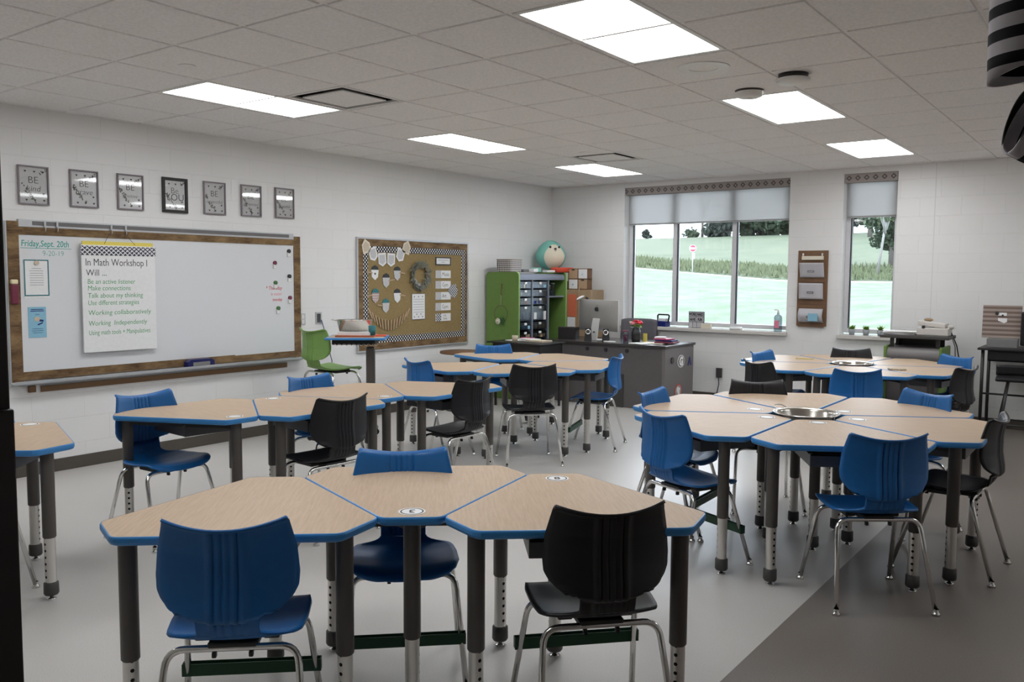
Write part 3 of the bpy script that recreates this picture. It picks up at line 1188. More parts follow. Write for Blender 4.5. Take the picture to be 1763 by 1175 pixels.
BLUE0 = make_chair('classroom_chair', 'blue_plastic')
BLACK0 = make_chair('classroom_chair', 'black_plastic')
_used = {'blue': False, 'black': False}


def place_chair(kind, x, y, deg, label, group):
    src = BLUE0 if kind == 'blue' else BLACK0
    o = copy_tree(src) if _used[kind] else src
    _used[kind] = True
    o.location = (x, y, 0)
    o.rotation_euler = (0, 0, math.radians(deg - 90))
    return tag(o, label, 'chair', group)


GB, GK = 'blue moulded classroom chairs', 'black moulded classroom chairs'
CH = [
    ('blue', -2.280, 1.631, 133, 'nearest blue chair, back turned, at the left desk of the front row'),
    ('blue', -2.300, 2.400, 314, 'blue chair facing us behind the middle desk of the front row'),
    ('black', -1.476, 2.461, 137, 'large black chair nearest the camera at the right front desk'),
    ('blue', -4.640, 2.812, 2, 'blue chair by the whiteboard wall at the leftmost desk of its row'),
    ('black', -3.999, 3.472, 175, 'black chair with its back to us at the near side of the whiteboard row'),
    ('blue', -4.580, 4.016, -2, 'blue chair below the green stool chair, at the whiteboard row'),
    ('black', -3.969, 4.665, 178, 'black chair at the right end of the whiteboard row'),
    ('blue', -4.930, 5.556, 77, 'small blue chair at the left front of the far middle cluster'),
    ('black', -4.126, 5.821, 138, 'black chair in front of the far middle cluster'),
    ('blue', -4.038, 6.748, 198, 'blue chair seen from its side at the right of the far middle cluster'),
    ('blue', -5.358, 6.968, 316, 'blue chair top before the green cabinet'),
    ('blue', -1.974, 4.311, 66, 'blue chair turned away at the front left of the near right flower'),
    ('blue', -1.045, 4.340, 127, 'blue chair with its back to us at the front of the near right flower'),
    ('black', -0.795, 5.100, 178, 'black chair seen from its side at the right of the near right flower'),
    ('blue', -1.184, 5.736, 240, 'blue chair behind the far right desk of the near right flower'),
    ('black', -2.053, 5.648, 303, 'black chair top behind the near right flower'),
    ('blue', -2.296, 4.877, 2, 'blue chair peeking over the left tip of the near right flower'),
    ('blue', -2.815, 8.138, 348, 'small blue chair at the far left tip of the far right flower'),
    ('black', -2.577, 7.366, 60, 'black chair at the front left of the far right flower'),
    ('black', -2.341, 8.914, 289, 'black chair top behind the far right flower, under the windows'),
    ('blue', -1.903, 7.206, 120, 'blue chair with its back to us at the front of the far right flower'),
    ('black', -1.340, 7.849, 165, 'black chair at the right of the far right flower by the black table'),
    ('blue', -1.512, 8.728, 234, 'blue chair behind the far right flower beside the printer stand'),
    ('blue', -4.380, 1.600, 131, 'blue chair under the desk at the left edge by the door jamb'),
]
for k, x, y, d, lb in CH:
    place_chair(k, x, y, d, lb, GB if k == 'blue' else GK)

# elastic foot bands stretched between front chair legs


def band(cx, cy, deg, label, z=0.195, yy=0.185):
    a = math.radians(deg - 90)
    o = MB()
    hw = 0.2168
    pts = [(-hw - 0.014, yy - 0.014), (hw + 0.014, yy - 0.014), (hw + 0.014, yy + 0.014), (-hw - 0.014, yy + 0.014)]
    for (ax, ay), (bx, by) in zip(pts, pts[1:] + pts[:1]):
        c = ((ax + bx) / 2, (ay + by) / 2, z)
        L_ = math.hypot(bx - ax, by - ay)
        o.box(c, (L_ + 0.002, 0.002, 0.042), 0, math.atan2(by - ay, bx - ax))
    ob = o.build('elastic_foot_band', 'band_green')
    ob.location = (cx, cy, 0)
    ob.rotation_euler = (0, 0, a)
    tag(ob, label, 'elastic band', 'green elastic bands round chair legs')


band(-2.280, 1.631, 133, 'dark green elastic band round the front legs of the nearest blue chair', 0.215)
band(-2.300, 2.400, 314, 'dark green elastic band round the legs of the blue chair at the middle front desk', 0.195)
band(-1.476, 2.461, 137, 'dark green elastic band round the front legs of the nearest black chair', 0.24)
band(-1.974, 4.311, 66, 'green elastic band on the angled blue chair of the near right flower', 0.20)
band(-4.038, 6.748, 198, 'green elastic band on the side-on blue chair of the far middle cluster', 0.17)
band(-2.296, 4.877, 2, 'green elastic band on the blue chair at the left tip of the near right flower', 0.21)

# ------------------------------------------------------------------ number cards, bowls and small things on desks


def card(x, y, deg, label, num=None, r=0.047):
    t = thing('number_card', label, 'number card', (x, y, ZT + 0.0003), (0, 0, math.radians(deg)), 'round white number cards on the desks')
    MB().disc((0, 0), r, 0, 0.0012, 30).build('card', 'card_white', t)
    MB().ring((0, 0), r * 0.76, r * 0.86, 0.0010, 0.0016, 30).build('printed_ring', 'ink_black', t)
    if num:
        text('numeral', num, 0.055, 'ink_black', t, (0, -0.019, 0.0016), align='CENTER')


def card_at(ap, deg, label, num=None, d=0.26):
    x, y = pol(*ap, d, deg)
    card(x, y, deg + 90, label, num)


card_at(t2, 131, 'round card numbered 3 on the middle front desk', '3', 0.25)
card_at(t3, 311, 'round card numbered 8 on the right front desk', '8', 0.27)
card_at(l1, 176, 'round number card on the leftmost desk of the whiteboard row')
card_at(l2, 356, 'round number card on the second desk of the whiteboard row')
card_at(l3, 176, 'round number card on the third desk of the whiteboard row')
card_at(n1, 311, 'round number card on the desk beside the door jamb')
for d, lb in ((0, 'right-hand'), (60, 'far right'), (180, 'left tip'), (240, 'front left'), (300, 'front')):
    card_at(pol(*rc, 0.015, d), d, 'round number card on the %s desk of the near right flower' % lb, None, 0.28 if d != 180 else 0.30)


def bowl(x, y, label):
    t = thing('steel_bowl', label, 'bowl', (x, y, 0), group='steel bowls sunk in the desk flowers')
    MB().lathe([(0.001, 0.585), (0.125, 0.585), (0.145, 0.60), (0.168, 0.745), (0.192, 0.7525), (0.195, 0.757), (0.190, 0.760), (0.172, 0.756), (0.162, 0.745), (0.140, 0.605), (0.12, 0.592), (0.001, 0.592)], n=48).build('basin', 'stainless', t)
    for k, a in enumerate((2.75, 2.75 + PI)):
        c = Vector((0.19 * math.cos(a), 0.19 * math.sin(a), 0.757))
        rd = Vector((math.cos(a), math.sin(a), 0))
        tg = Vector((-math.sin(a), math.cos(a), 0))
        pts = [c + tg * 0.045 * math.cos(q) + rd * 0.035 * math.sin(q) + Vector((0, 0, 0.02 * math.sin(q))) for q in [PI * j / 12 for j in range(13)]]
        MB().tube(pts, 0.003, 8).build('handle', 'stainless', t)


bowl(*rc, 'round steel bowl sunk in the middle of the near right desk flower')
bowl(*ec, 'round steel bowl sunk in the middle of the far right desk flower')

# pencil and small objects on the far right flower
o = MB().cyl((-0.09, 0, 0.004), (0.075, 0, 0.004), 0.004, n=6).cyl((0.075, 0, 0.004), (0.09, 0, 0.004), 0.004, 0.0008, n=6).build('pencil', 'yellow_paper')
o.location = (-2.72, 8.62, ZT + 0.0005)
o.rotation_euler = (0, 0, math.radians(20))
tag(o, 'yellow pencil lying on the left desk of the far right flower', 'pencil')
b = MB()
random.seed(4)
for k in range(7):
    b.ball((random.uniform(-0.07, 0.07), random.uniform(-0.03, 0.03), 0.01), (0.02, 0.014, 0.010), 6)
o = b.build('crumpled_tissue', 'stone_beige')
o.location = (-1.75, 8.12, ZT + 0.0005)
tag(o, 'crumpled beige tissue on the right desk of the far right flower', 'tissue')

# ------------------------------------------------------------------ whiteboard wall


def leaf(mb, p, a, l, w, z=0.0, tilt=0.0):
    d = Vector((math.cos(a), math.sin(a), tilt))
    n = Vector((-math.sin(a), math.cos(a), 0))
    p = Vector((p[0], p[1], z))
    q = [p, p + d * l * 0.35 + n * w, p + d * l, p + d * l * 0.35 - n * w]
    o = len(mb.v)
    mb.v += [tuple(v) for v in q]
    mb.f.append([o, o + 1, o + 2, o + 3])
    mb.sm.append(False)


def build_left_wall():
    # seven framed quotes
    ys = [3.113, 3.500, 3.886, 4.292, 4.686, 5.081, 5.471]
    words = ['kind', 'brave', 'positive', 'YOU', 'respectful', 'generous', 'grateful']
    labs = ['silver framed quote BE kind, leftmost above the whiteboard', 'silver framed quote BE brave above the whiteboard', 'silver framed quote BE positive above the whiteboard',
            'thick black framed quote Be YOU above the whiteboard', 'silver framed quote just right of the thick black frame', 'silver framed quote, second from the right above the whiteboard',
            'silver framed quote, rightmost above the whiteboard']
    for i, (y, wd) in enumerate(zip(ys, words)):
        zc = 2.222 + 0.0055 * i
        t = thing('framed_quote', labs[i], 'framed picture', (XL + 0.001, y, zc), LW, 'framed quotes in a row above the whiteboard')
        w, h = (0.113, 0.146) if i != 3 else (0.120, 0.150)
        fwid = 0.010 if i != 3 else 0.024
        MB().frame(-w, w, -h, h, fwid, 0, 0.022, 0.002).build('frame', 'frame_black' if i == 3 else 'frame_silver', t)
        MB().box((0, 0, 0.004), (2 * w - 2 * fwid, 2 * h - 2 * fwid, 0.004)).build('print', 'paper_white', t)
        text('lettering', 'Be' if i == 3 else 'BE', 0.075, 'ink_black', t, (0.0, 0.015, 0.0064), align='CENTER', offset=-0.0012)
        text('lettering', wd, 0.085 if i == 3 else (0.062 if len(wd) < 6 else 0.042), 'ink_black', t, (0.0, -0.045, 0.0064), align='CENTER', shear=0.15 if i != 3 else 0, offset=-0.0008)
        random.seed(10 + i)
        lm_ = MB()
        for k in range(26):
            q = random.random()
            px, py = -w + fwid + 0.012 + q * 0.10, 0.02 - q * 0.13 + random.uniform(-0.012, 0.012)
            leaf(lm_, (px, py), random.uniform(0, 6.28), 0.020, 0.006, 0.0066)
        for k in range(12):
            q = random.random()
            leaf(lm_, (w - 0.065 + q * 0.04, h - 0.062 + q * 0.03 + random.uniform(-0.008, 0.008)), random.uniform(0, 3), 0.018, 0.004, 0.0066)
        lm_.build('leaf_print', 'leaf_grey_green', t)
        ht = MB()
        for px, py in ((-0.55, 0.76), (0.1, 0.76), (0.72, 0.76), (-0.5, -0.82), (0.1, -0.82), (0.75, -0.82), (0.72, -0.45)):
            ht.prism([(px * (w - fwid) + a * 0.009, py * (h - fwid) + b * 0.009) for a, b in ((0, -1), (1, 0.3), (0.5, 0.9), (0, 0.5), (-0.5, 0.9), (-1, 0.3))], 0.0062, 0.0068)
        ht.build('heart_print', 'ink_black', t)
        MB().box((0, 0, 0.013), (2 * w - 2 * fwid, 2 * h - 2 * fwid, 0.0015)).build('glazing', 'picture_glass', t)
    # whiteboard: local origin at its bottom left
    y0, y1, z0, z1 = 2.985, 5.56, 0.807, 1.845
    t = thing('whiteboard', 'long whiteboard with a brown wood-look border on the left wall', 'whiteboard', (XL + 0.001, (y0 + y1) / 2, (z0 + z1) / 2), LW)
    w, h = (y1 - y0) / 2, (z1 - z0) / 2
    MB().box((0, 0, 0.012), (2 * w + 0.15, 2 * h + 0.12, 0.022)).build('board_surface', 'board_white', t)
    b = MB()
    bw_ = 0.082
    # printed strip border: right and left uprights reach above the rail
    b.box((-w - bw_ / 2, 0.005, 0.026), (bw_, 2 * h + 0.19, 0.004))
    b.box((w + bw_ / 2, 0.0, 0.026), (bw_, 2 * h + 0.18, 0.004))
    b.box((0, h + 0.030, 0.027), (2 * w, 0.058, 0.004))
    b.box((-0.35, -h - 0.032, 0.027), (2 * w - 0.7, 0.064, 0.004))
    b.box((w - 0.5, -h - 0.036, 0.0285), (1.0, 0.058, 0.004))
    o = b.build('wood_border', 'rustic_border', t)
    b = MB()
    b.box((0, h + 0.088, 0.016), (2 * w + 0.0, 0.058, 0.030), 0.003)
    b.build('map_rail', 'tray_alu', t)
    MB().box((0.02, h + 0.090, 0.033), (2 * w - 0.16, 0.030, 0.004)).build('cork_insert', 'cork_rail', t)
    MB().box((-w - bw_ - 0.006, 0, 0.014), (0.012, 2 * h + 0.2, 0.026), 0.003).build('side_trim', 'tray_alu', t)
    b = MB().box((0, -h - 0.082, 0.055), (2 * w + 0.19, 0.010, 0.10), 0.003).box((0, -h - 0.074, 0.104), (2 * w + 0.19, 0.022, 0.006), 0.002).box((0, -h - 0.088, 0.02), (2 * w + 0.19, 0.03, 0.03))
    b.build('marker_tray', 'tray_alu', t)
    MB().box((0.02, -h - 0.142, 0.012), (2 * w - 0.22, 0.045, 0.014)).box((-w + 0.06, -h - 0.135, 0.02), (0.05, 0.05, 0.03), 0.003).build('lower_strip', 'brown_strip', t)
    hk = MB()
    for yy in (3.173, 3.265, 3.696, 3.819):
        hx = yy - (y0 + y1) / 2
        hk.box((hx, h + 0.085, 0.04), (0.016, 0.045, 0.012), 0.003)
        hk.tube([(hx, h + 0.07, 0.045), (hx, h + 0.045, 0.055), (hx, h + 0.03, 0.045)], 0.003, 6)
    hk.build('map_hooks', 'tray_alu', t)
    # handwriting
    text('handwriting', 'Friday,Sept. 20th', 0.068, 'ink_teal', t, (-w + 0.015, h - 0.085, 0.0236), shear=0.1, offset=0.0004, sx=0.78)
    MB().box((-w + 0.20, h - 0.098, 0.0236), (0.38, 0.004, 0.0006)).build('underline', 'ink_teal', t)
    text('handwriting', '9-20-19', 0.058, 'ink_teal', t, (-w + 0.17, h - 0.155, 0.0236), offset=-0.001, sx=0.9)
    text('handwriting', 'I-99', 0.04, 'ink_blue', t, (-w + 0.02, h - 0.215, 0.0236), offset=-0.001)
    text('handwriting', '* Thursday', 0.05, 'ink_red', t, (w - 0.335, 0.085, 0.0236), offset=0.0003, shear=0.1, sx=0.85)
    text('handwriting', 'is water', 0.045, 'ink_pink', t, (w - 0.28, 0.030, 0.0236), offset=0.0, shear=0.1, sx=0.9)
    text('handwriting', 'monday', 0.045, 'ink_red', t, (w - 0.26, -0.025, 0.0236), offset=0.0003, shear=0.1, sx=0.8)
    # magnets
    ml = ['top right on the whiteboard', 'left of and below the top one', 'at the right edge, second down', 'above the red handwriting', 'right of the red handwriting', 'below the red handwriting']
    cl = ['ink_black', 'purple_red', 'ink_black', 'leaf_green', 'purple_red', 'leaf_green']
    for k, (y, z) in enumerate([(5.500, 1.788), (5.330, 1.671), (5.503, 1.542), (5.334, 1.479), (5.507, 1.330), (5.364, 1.230)]):
        nm = {'ink_black': 'black', 'purple_red': 'dark red', 'leaf_green': 'dark green'}[cl[k]]
        q = thing('magnet_clip', 'small %s magnet clip with a white base, %s' % (nm, ml[k]), 'magnet', (XL + 0.024, y, z), LW, 'magnet clips on the whiteboard')
        MB().disc((0, 0.0), 0.020, 0.0, 0.014, 18).build('knob', cl[k], q)
        MB().box((-0.004, -0.034, 0.006), (0.030, 0.04, 0.012), 0.003).build('base', 'white_metal', q)
    # flip chart paper
    t = thing('chart_pad', 'large handwritten math workshop chart hanging on the whiteboard', 'chart paper', (XL + 0.06, 3.745, 1.355), LW)
    MB().box((0, 0, 0), (0.625, 0.86, 0.012), 0.002).build('paper', 'paper_white', t)
    MB().box((0, 0.445, -0.004), (0.60, 0.03, 0.006)).build('backing_card', 'yellow_paper', t)
    MB().box((0, 0.385, 0.0072), (0.635, 0.075, 0.002)).build('lace_header', 'lace_print', t)
    MB().tube([(-0.12, 0.44, 0.0), (-0.085, 0.505, -0.005), (-0.05, 0.535, -0.008)], 0.002, 6).tube([(0.14, 0.44, 0.0), (0.11, 0.475, -0.005), (0.06, 0.535, -0.008)], 0.002, 6).build('hanging_string', 'ink_black', t)
    text('handwriting', 'In Math Workshop I', 0.082, 'ink_black', t, (-0.285, 0.265, 0.0062), offset=-0.0004, sx=0.78)
    text('handwriting', 'Will ...', 0.072, 'ink_black', t, (-0.28, 0.185, 0.0062), offset=-0.0004, sx=0.9)
    for s_, yy, sx in (('Be an active listener', 0.120, 0.88), ('Make connections', 0.067, 0.88), ('Talk about my thinking', 0.008, 0.90), ('Use different strategies', -0.050, 0.82),
                       ('Working collaboratively', -0.130, 0.98), ('Working  Independently', -0.215, 0.90), ('Using math tools + Manipulatives', -0.290, 0.70)):
        text('handwriting', s_, 0.056, 'ink_green', t, (-0.272, yy, 0.0062), offset=-0.0003, shear=0.08, sx=sx)
    # notices
    t = thing('notice_sheet', 'white notice with a dark teal border and round magnet, left side of the whiteboard', 'notice', (XL + 0.026, 3.105, 1.518), LW)
    MB().box((0, -0.004, 0), (0.19, 0.292, 0.002)).build('paper', 'paper_white', t)
    MB().frame(-0.092, 0.092, -0.135, 0.142, 0.009, 0.0012, 0.0022).build('border', 'teal_paper', t)
    MB().disc((0.002, 0.118), 0.018, 0.002, 0.010).build('magnet', 'stone_beige', t)
    for k in range(8):
        MB().box((0.0, 0.075 - k * 0.018, 0.0014), (0.10 if k else 0.07, 0.004, 0.0006)).build('text_line', 'ink_grey', t)
    t = thing('flyer', 'light blue flyer below the notice on the whiteboard', 'flyer', (XL + 0.026, 3.100, 1.182), LW)
    MB().box((0, 0, 0), (0.132, 0.235, 0.002)).build('paper', 'light_blue_paper', t)
    b = MB()
    for k, (yy, ww) in enumerate(((0.098, 0.09), (0.086, 0.10), (0.06, 0.03), (-0.05, 0.08), (-0.065, 0.085), (-0.08, 0.07))):
        b.box((0, yy, 0.0014), (ww, 0.006 if k < 2 else 0.003, 0.0006))
    b.build('text_line', 'ink_dark_blue', t)
    MB().ball((0.0, 0.025, 0.001), (0.026, 0.018, 0.001), 8).build('picture', 'stone_beige', t)
    MB().box((0.03, 0.012, 0.0014), (0.03, 0.016, 0.0006), 0, -0.2).box((0.02, -0.012, 0.0014), (0.04, 0.01, 0.0006), 0, 0.4).build('picture', 'ink_dark_blue', t)
    # red spray bottle on the left end
    t = thing('marker_caddy', 'small dark red holder on the left end of the whiteboard', 'holder', (XL + 0.028, 2.935, 1.40), LW)
    MB().box((0, 0, 0.018), (0.05, 0.15, 0.034), 0.008).build('body', 'purple_red', t)
    MB().box((0.0, 0.092, 0.018), (0.046, 0.034, 0.03), 0.006).build('top', 'petal_cream', t)
    # eraser on tray
    t = thing('board_eraser', 'navy blue whiteboard eraser standing on the marker tray', 'eraser', (XL + 0.063, 4.462, z0 - 0.0755), LW)
    b = MB()
    pr_ = [(-0.135, 0.0), (0.135, 0.0), (0.132, 0.05), (0.10, 0.072), (-0.10, 0.072), (-0.132, 0.05)]
    b.prism(pr_, -0.03, 0.035)
    b.build('body', 'navy_plastic', t)
    MB().box((0, 0.030, 0.036), (0.17, 0.034, 0.004), 0.006).build('grip', 'grey_plastic', t)
    # switch, outlet, cord
    t = thing('light_switch', 'steel double rocker plate right of the whiteboard', 'switch', (XL + 0.001, 5.682, 1.11), LW)
    MB().box((0, 0, 0.003), (0.072, 0.118, 0.006), 0.002).build('plate', 'tray_alu', t)
    MB().box((0, 0.025, 0.008), (0.034, 0.042, 0.006), 0.002).build('rocker', 'white_metal', t)
    MB().box((0, -0.025, 0.008), (0.034, 0.042, 0.006), 0.002).build('rocker', 'white_metal', t)
    t = thing('wall_outlet', 'steel outlet plate with a blue cable between the boards', 'outlet', (XL + 0.001, 5.890, 1.115), LW)
    MB().box((0, 0, 0.003), (0.085, 0.125, 0.006), 0.002).build('plate', 'tray_alu', t)
    MB().box((0, 0, 0.008), (0.045, 0.09, 0.006), 0.002).build('socket', 'grey_cap', t)
    MB().tube([(0.03, -0.02, 0.012), (0.06, -0.12, 0.02), (0.11, -0.30, 0.02), (0.15, -0.45, 0.03), (0.16, -0.6, 0.02), (0.13, -0.85, 0.02)], 0.004, 8).build('cable', 'ink_dark_blue', t)


build_left_wall()


def build_bulletin():
    y0, y1, z0, z1 = 6.412, 8.285, 0.715, 1.968
    cx, cz = (y0 + y1) / 2, (z0 + z1) / 2
    X = XL + 0.001
    w, h = (y1 - y0) / 2, (z1 - z0) / 2
    t = thing('bulletin_board', 'burlap bulletin board with rustic and dotted borders beyond the whiteboard', 'bulletin board', (X, cx, cz), LW)
    MB().box((0, 0, 0.008), (2 * w - 0.01, 2 * h - 0.01, 0.016)).build('burlap_panel', 'burlap', t)
    MB().frame(-w, w, -h, h, 0.020, 0, 0.024, 0.003).build('metal_frame', 'tray_alu', t)
    MB().frame(-w + 0.012, w - 0.002, -h + 0.022, h - 0.004, 0.085, 0.0165, 0.019).build('wood_border', 'rustic_border', t)
    MB().frame(-w + 0.095, w - 0.057, -h + 0.095, h - 0.090, 0.068, 0.0168, 0.0192).build('dotted_border', 'dotted_border', t)
    P = lambda y, z: (X + 0.020, y, z)
    # bunting
    bt = thing('bunting', 'garland of six white pennants across the top left of the burlap board', 'bunting', P(6.86, 1.79), LW)
    for (y, z, r, big) in ((6.546, 1.866, 0.25, 1), (6.649, 1.790, 0.35, 0), (6.788, 1.734, 0.1, 0), (6.926, 1.733, -0.05, 0), (7.075, 1.789, -0.35, 0), (7.177, 1.874, -0.3, 1)):
        s_ = 0.060
        poly = [(-s_, 0.07), (s_, 0.07), (s_, -0.045), (0, -0.08), (-s_, -0.045)]
        if big:
            poly = [(-s_, -0.07), (s_, -0.07), (s_, 0.03), (0, 0.085), (-s_, 0.03)]
        m = Matrix.Translation((y - 6.86, z - 1.79, 0.002)) @ Matrix.Rotation(r, 4, 'Z')
        pn = MB().prism(poly, 0, 0.003, m).build('pennant', 'cream_paper' if big else 'paper_white', bt)
        MB().prism([(a * 0.72, b * 0.72) for a, b in poly], 0.003, 0.0042, m).build('pennant_print', 'stone_beige' if big else 'lace_print_fine', pn)
    MB().tube([(6.50 - 6.86, 0.15, 0.003), (6.60 - 6.86, 0.075, 0.003), (6.72 - 6.86, 0.02, 0.003), (6.86 - 6.86, 0.0, 0.003), (7.0 - 6.86, 0.02, 0.003), (7.13 - 6.86, 0.08, 0.003), (7.22 - 6.86, 0.15, 0.003)], 0.002, 6).build('string', 'stone_beige', bt)
    # six paper pots with craft sticks
    mats = ['paper_white', 'lace_print_fine', 'lace_print_fine', 'red_white_stripe', 'paper_white', 'lace_print_fine']
    labs = ['white paper pot with a dark star, upper left of the burlap board', 'printed paper pot, upper right of the six on the burlap board', 'printed paper pot between the two upper pots on the burlap board',
            'red striped paper pot, left in the lower three', 'plain white paper pot, right in the lower three', 'printed paper pot, lowest of the six']
    for k, (y, z) in enumerate([(6.676, 1.589), (7.024, 1.583), (6.848, 1.504), (6.682, 1.336), (7.023, 1.331), (6.841, 1.223)]):
        q = thing('paper_pot', labs[k], 'paper craft', P(y, z), LW, 'six paper pots on the burlap board')
        MB().prism([(-0.056, 0.03), (0.056, 0.03), (0.045, -0.05), (0.0, -0.085), (-0.045, -0.05)], 0, 0.004).build('pot', mats[k], q)
        MB().prism([(-0.056, 0.028), (0.056, 0.028), (0.040, 0.062), (0.0, 0.078), (-0.040, 0.062)], 0.001, 0.005).build('plant_top', 'teal_paper' if k in (3, 5) else 'frame_black', q)
        sd = -1 if k in (0, 3, 5) else 1
        MB().box((sd * 0.085, 0.0, 0.004), (0.095, 0.016, 0.003), 0.001, 0.12 * (1 if k in (3, 2) else -1)).build('craft_stick', 'wood_light', q)
        if k == 0:
            MB().disc((0, -0.015), 0.012, 0.004, 0.005, 8).build('dot', 'ink_black', q)
    # clothes pegs
    for k in range(14):
        u = k / 13.0
        y = 6.60 + u * 0.59
        z = 1.00 + 0.135 * (2 * u - 1) ** 2
        a = -0.5 * (1 - 2 * u)
        o = MB().box((0, 0, 0.006), (0.017, 0.115, 0.012), 0.002, -a).build('clothes_peg', 'wood_light')
        o.location = P(y, z)
        o.rotation_euler = LW
        tag(o, 'wooden clothes peg in the curved row at the bottom left of the burlap board', 'clothes peg', 'fourteen wooden clothes pegs in a curve')
    # wreath
    random.seed(3)
    q = thing('leaf_wreath', 'grey green leafy wreath in the middle of the burlap board', 'wreath', P(7.395, 1.56), LW)
    ring = MB()
    ring.tube([(0.115 * math.cos(a), 0.115 * math.sin(a), 0.014) for a in [2 * PI * k / 32 for k in range(33)]], 0.011, 8, False)
    ring.build('ring', 'wood_brown', q)
    lv = MB()
    for k in range(360):
        a = random.uniform(0, 2 * PI)
        r = 0.118 + random.gauss(0, 0.018)
        leaf(lv, (r * math.cos(a), r * math.sin(a)), a + random.uniform(-1.6, 1.0), random.uniform(0.035, 0.065), random.uniform(0.006, 0.012), random.uniform(0.008, 0.03), random.uniform(-0.3, 0.6))
    lv.build('leaves', 'leaf_grey_green', q)
    bl = MB()
    for k in range(9):
        a = 3.6 + k * 0.12
        bl.ball((0.118 * math.cos(a) + random.uniform(-0.02, 0.02), 0.118 * math.sin(a), 0.03), 0.014, 6)
    bl.build('flowers', 'ink_grey', q)
    # checklist
    q = thing('schedule_sheet', 'white printed checklist sheet below the wreath', 'sheet', P(7.376, 1.197), LW)
    MB().box((0, 0, 0.001), (0.225, 0.30, 0.002)).build('paper', 'paper_white', q)
    b = MB().frame(-0.113, 0.113, -0.151, 0.151, 0.004, 0.002, 0.003)
    for k in range(6):
        b.box((0, 0.085 - 0.03 * k, 0.0024), (0.18, 0.0025, 0.0008))
    for px, py in ((-0.07, 0.115), (0, 0.115), (0.07, 0.115), (-0.07, -0.12), (0.0, -0.12), (0.07, -0.12), (-0.03, -0.09), (0.04, -0.09)):
        b.prism([(px + a * 0.008, py + c * 0.008) for a, c in ((0, -1), (1, 0.3), (0.5, 0.9), (-0.5, 0.9), (-1, 0.3))], 0.002, 0.003)
    b.build('print', 'ink_black', q)
    # framed header and day strips
    q = thing('specials_header', 'small black framed header card at the top right of the burlap board', 'card', P(7.812, 1.731), LW)
    MB().frame(-0.137, 0.137, -0.047, 0.047, 0.012, 0, 0.006).build('frame', 'frame_black', q)
    MB().box((0, 0, 0.001), (0.25, 0.07, 0.002)).build('card', 'paper_white', q)
    MB().box((0, 0.012, 0.0024), (0.19, 0.006, 0.0006)).box((0, -0.012, 0.0024), (0.07, 0.006, 0.0006)).build('print', 'ink_grey', q)
    for k, (s_, z) in enumerate((('Music', 1.574), ('Gym', 1.448), ('Art', 1.315), ('Gym', 1.185), ('Life\nSkills', 1.058))):
        lb = ['card reading Music, top of the five on the burlap board', 'card reading Gym directly below Music', 'card reading Art in the middle of the five cards',
              'card reading Gym directly below Art', 'card reading Life Skills, lowest of the five cards'][k]
        q = thing('day_card', lb, 'card', P(7.812, z), LW, 'five weekday cards on the burlap board')
        MB().box((0, 0, 0.001), (0.275, 0.092, 0.002)).build('card', 'paper_white', q)
        MB().box((-0.085, 0, 0.0025), (0.095, 0.092, 0.001)).build('picture', 'lace_print_fine' if k < 4 else 'lace_print', q)
        if k < 4:
            text('word', s_, 0.070, 'ink_black', q, (-0.02, -0.022, 0.0022), offset=-0.001, sx=0.82)
        else:
            text('word', s_, 0.038, 'ink_black', q, (0.0, 0.008, 0.0022), offset=-0.0006)
    q = thing('arrow_marker', 'printed white arrow card pointing at Gym and Art', 'card', P(7.985, 1.374), LW)
    MB().prism([(-0.09, 0.0), (-0.03, 0.07), (0.05, 0.085), (0.10, 0.0), (0.05, -0.085), (-0.03, -0.07)], 0.002, 0.005).build('arrow', 'lace_print', q)


build_bulletin()

# ------------------------------------------------------------------ green stool chair and standing desk
g = make_chair('stool_chair', 'green_plastic')
g.location = (-6.33, 5.62, 0)
g.rotation_euler = (0, 0, math.radians(84 - 90))
g.scale = (1.12, 1.12, 1.0)
for ch in g.children:
    if ch.name.startswith('leg_frame'):
        pass
tag(g, 'tall green moulded chair between the whiteboard and the burlap board', 'chair')


def raise_chair(root, dz, zs):
    """lift the shell and lengthen the chrome legs"""
    for ch in list(root.children):
        if ch.name.startswith('leg_frame'):
            ch.data = ch.data.copy()
            for v in ch.data.vertices:
                z = v.co.z
                v.co.z = z + dz * min(1, z / 0.36)
                k = 1 + 0.12 * (1 - min(1, z / 0.4))
                v.co.x *= k
            for c2 in list(ch.children):
                if c2.name.startswith('bumper'):
                    c2.data = c2.data.copy()
                    for v in c2.data.vertices:
                        v.co.z += dz
                else:
                    c2.data = c2.data.copy()
                    for v in c2.data.vertices:
                        v.co.x *= 1.12
        else:
            ch.data = ch.data.copy()
            for v in ch.data.vertices:
                v.co.z += dz


raise_chair(g, 0.205, 1)

t = thing('standing_desk', 'blue edged rolling standing desk in front of the burlap board', 'standing desk', (-5.95, 5.60, 0), (0, 0, math.radians(39)))
zt = 0.985
MB().box((0, 0, zt - 0.011), (0.52, 0.40, 0.022), 0.01).build('top', 'maple_laminate', t)
MB().frame(-0.275, 0.275, -0.215, 0.215, 0.018, zt - 0.024, zt - 0.002, 0.006).build('edge_band', 'blue_edge', t)
MB().box((-0.02, 0.0, zt - 0.05), (0.40, 0.30, 0.045), 0.01).build('under_tray', 'black_plastic', t)
MB().box((0.12, 0, 0.46), (0.085, 0.06, zt - 0.13), 0.02).build('column', 'taupe_tube', t)
b = MB()
for sy in (-1, 1):
    b.tube([(0.12, 0, 0.10), (0.12, sy * 0.12, 0.09), (0.14, sy * 0.26, 0.075)], 0.022, 10)
    b.tube([(0.12, 0, 0.10), (-0.05, sy * 0.10, 0.09), (-0.15, sy * 0.2, 0.075)], 0.02, 10)
b.build('base', 'grey_plastic', t)
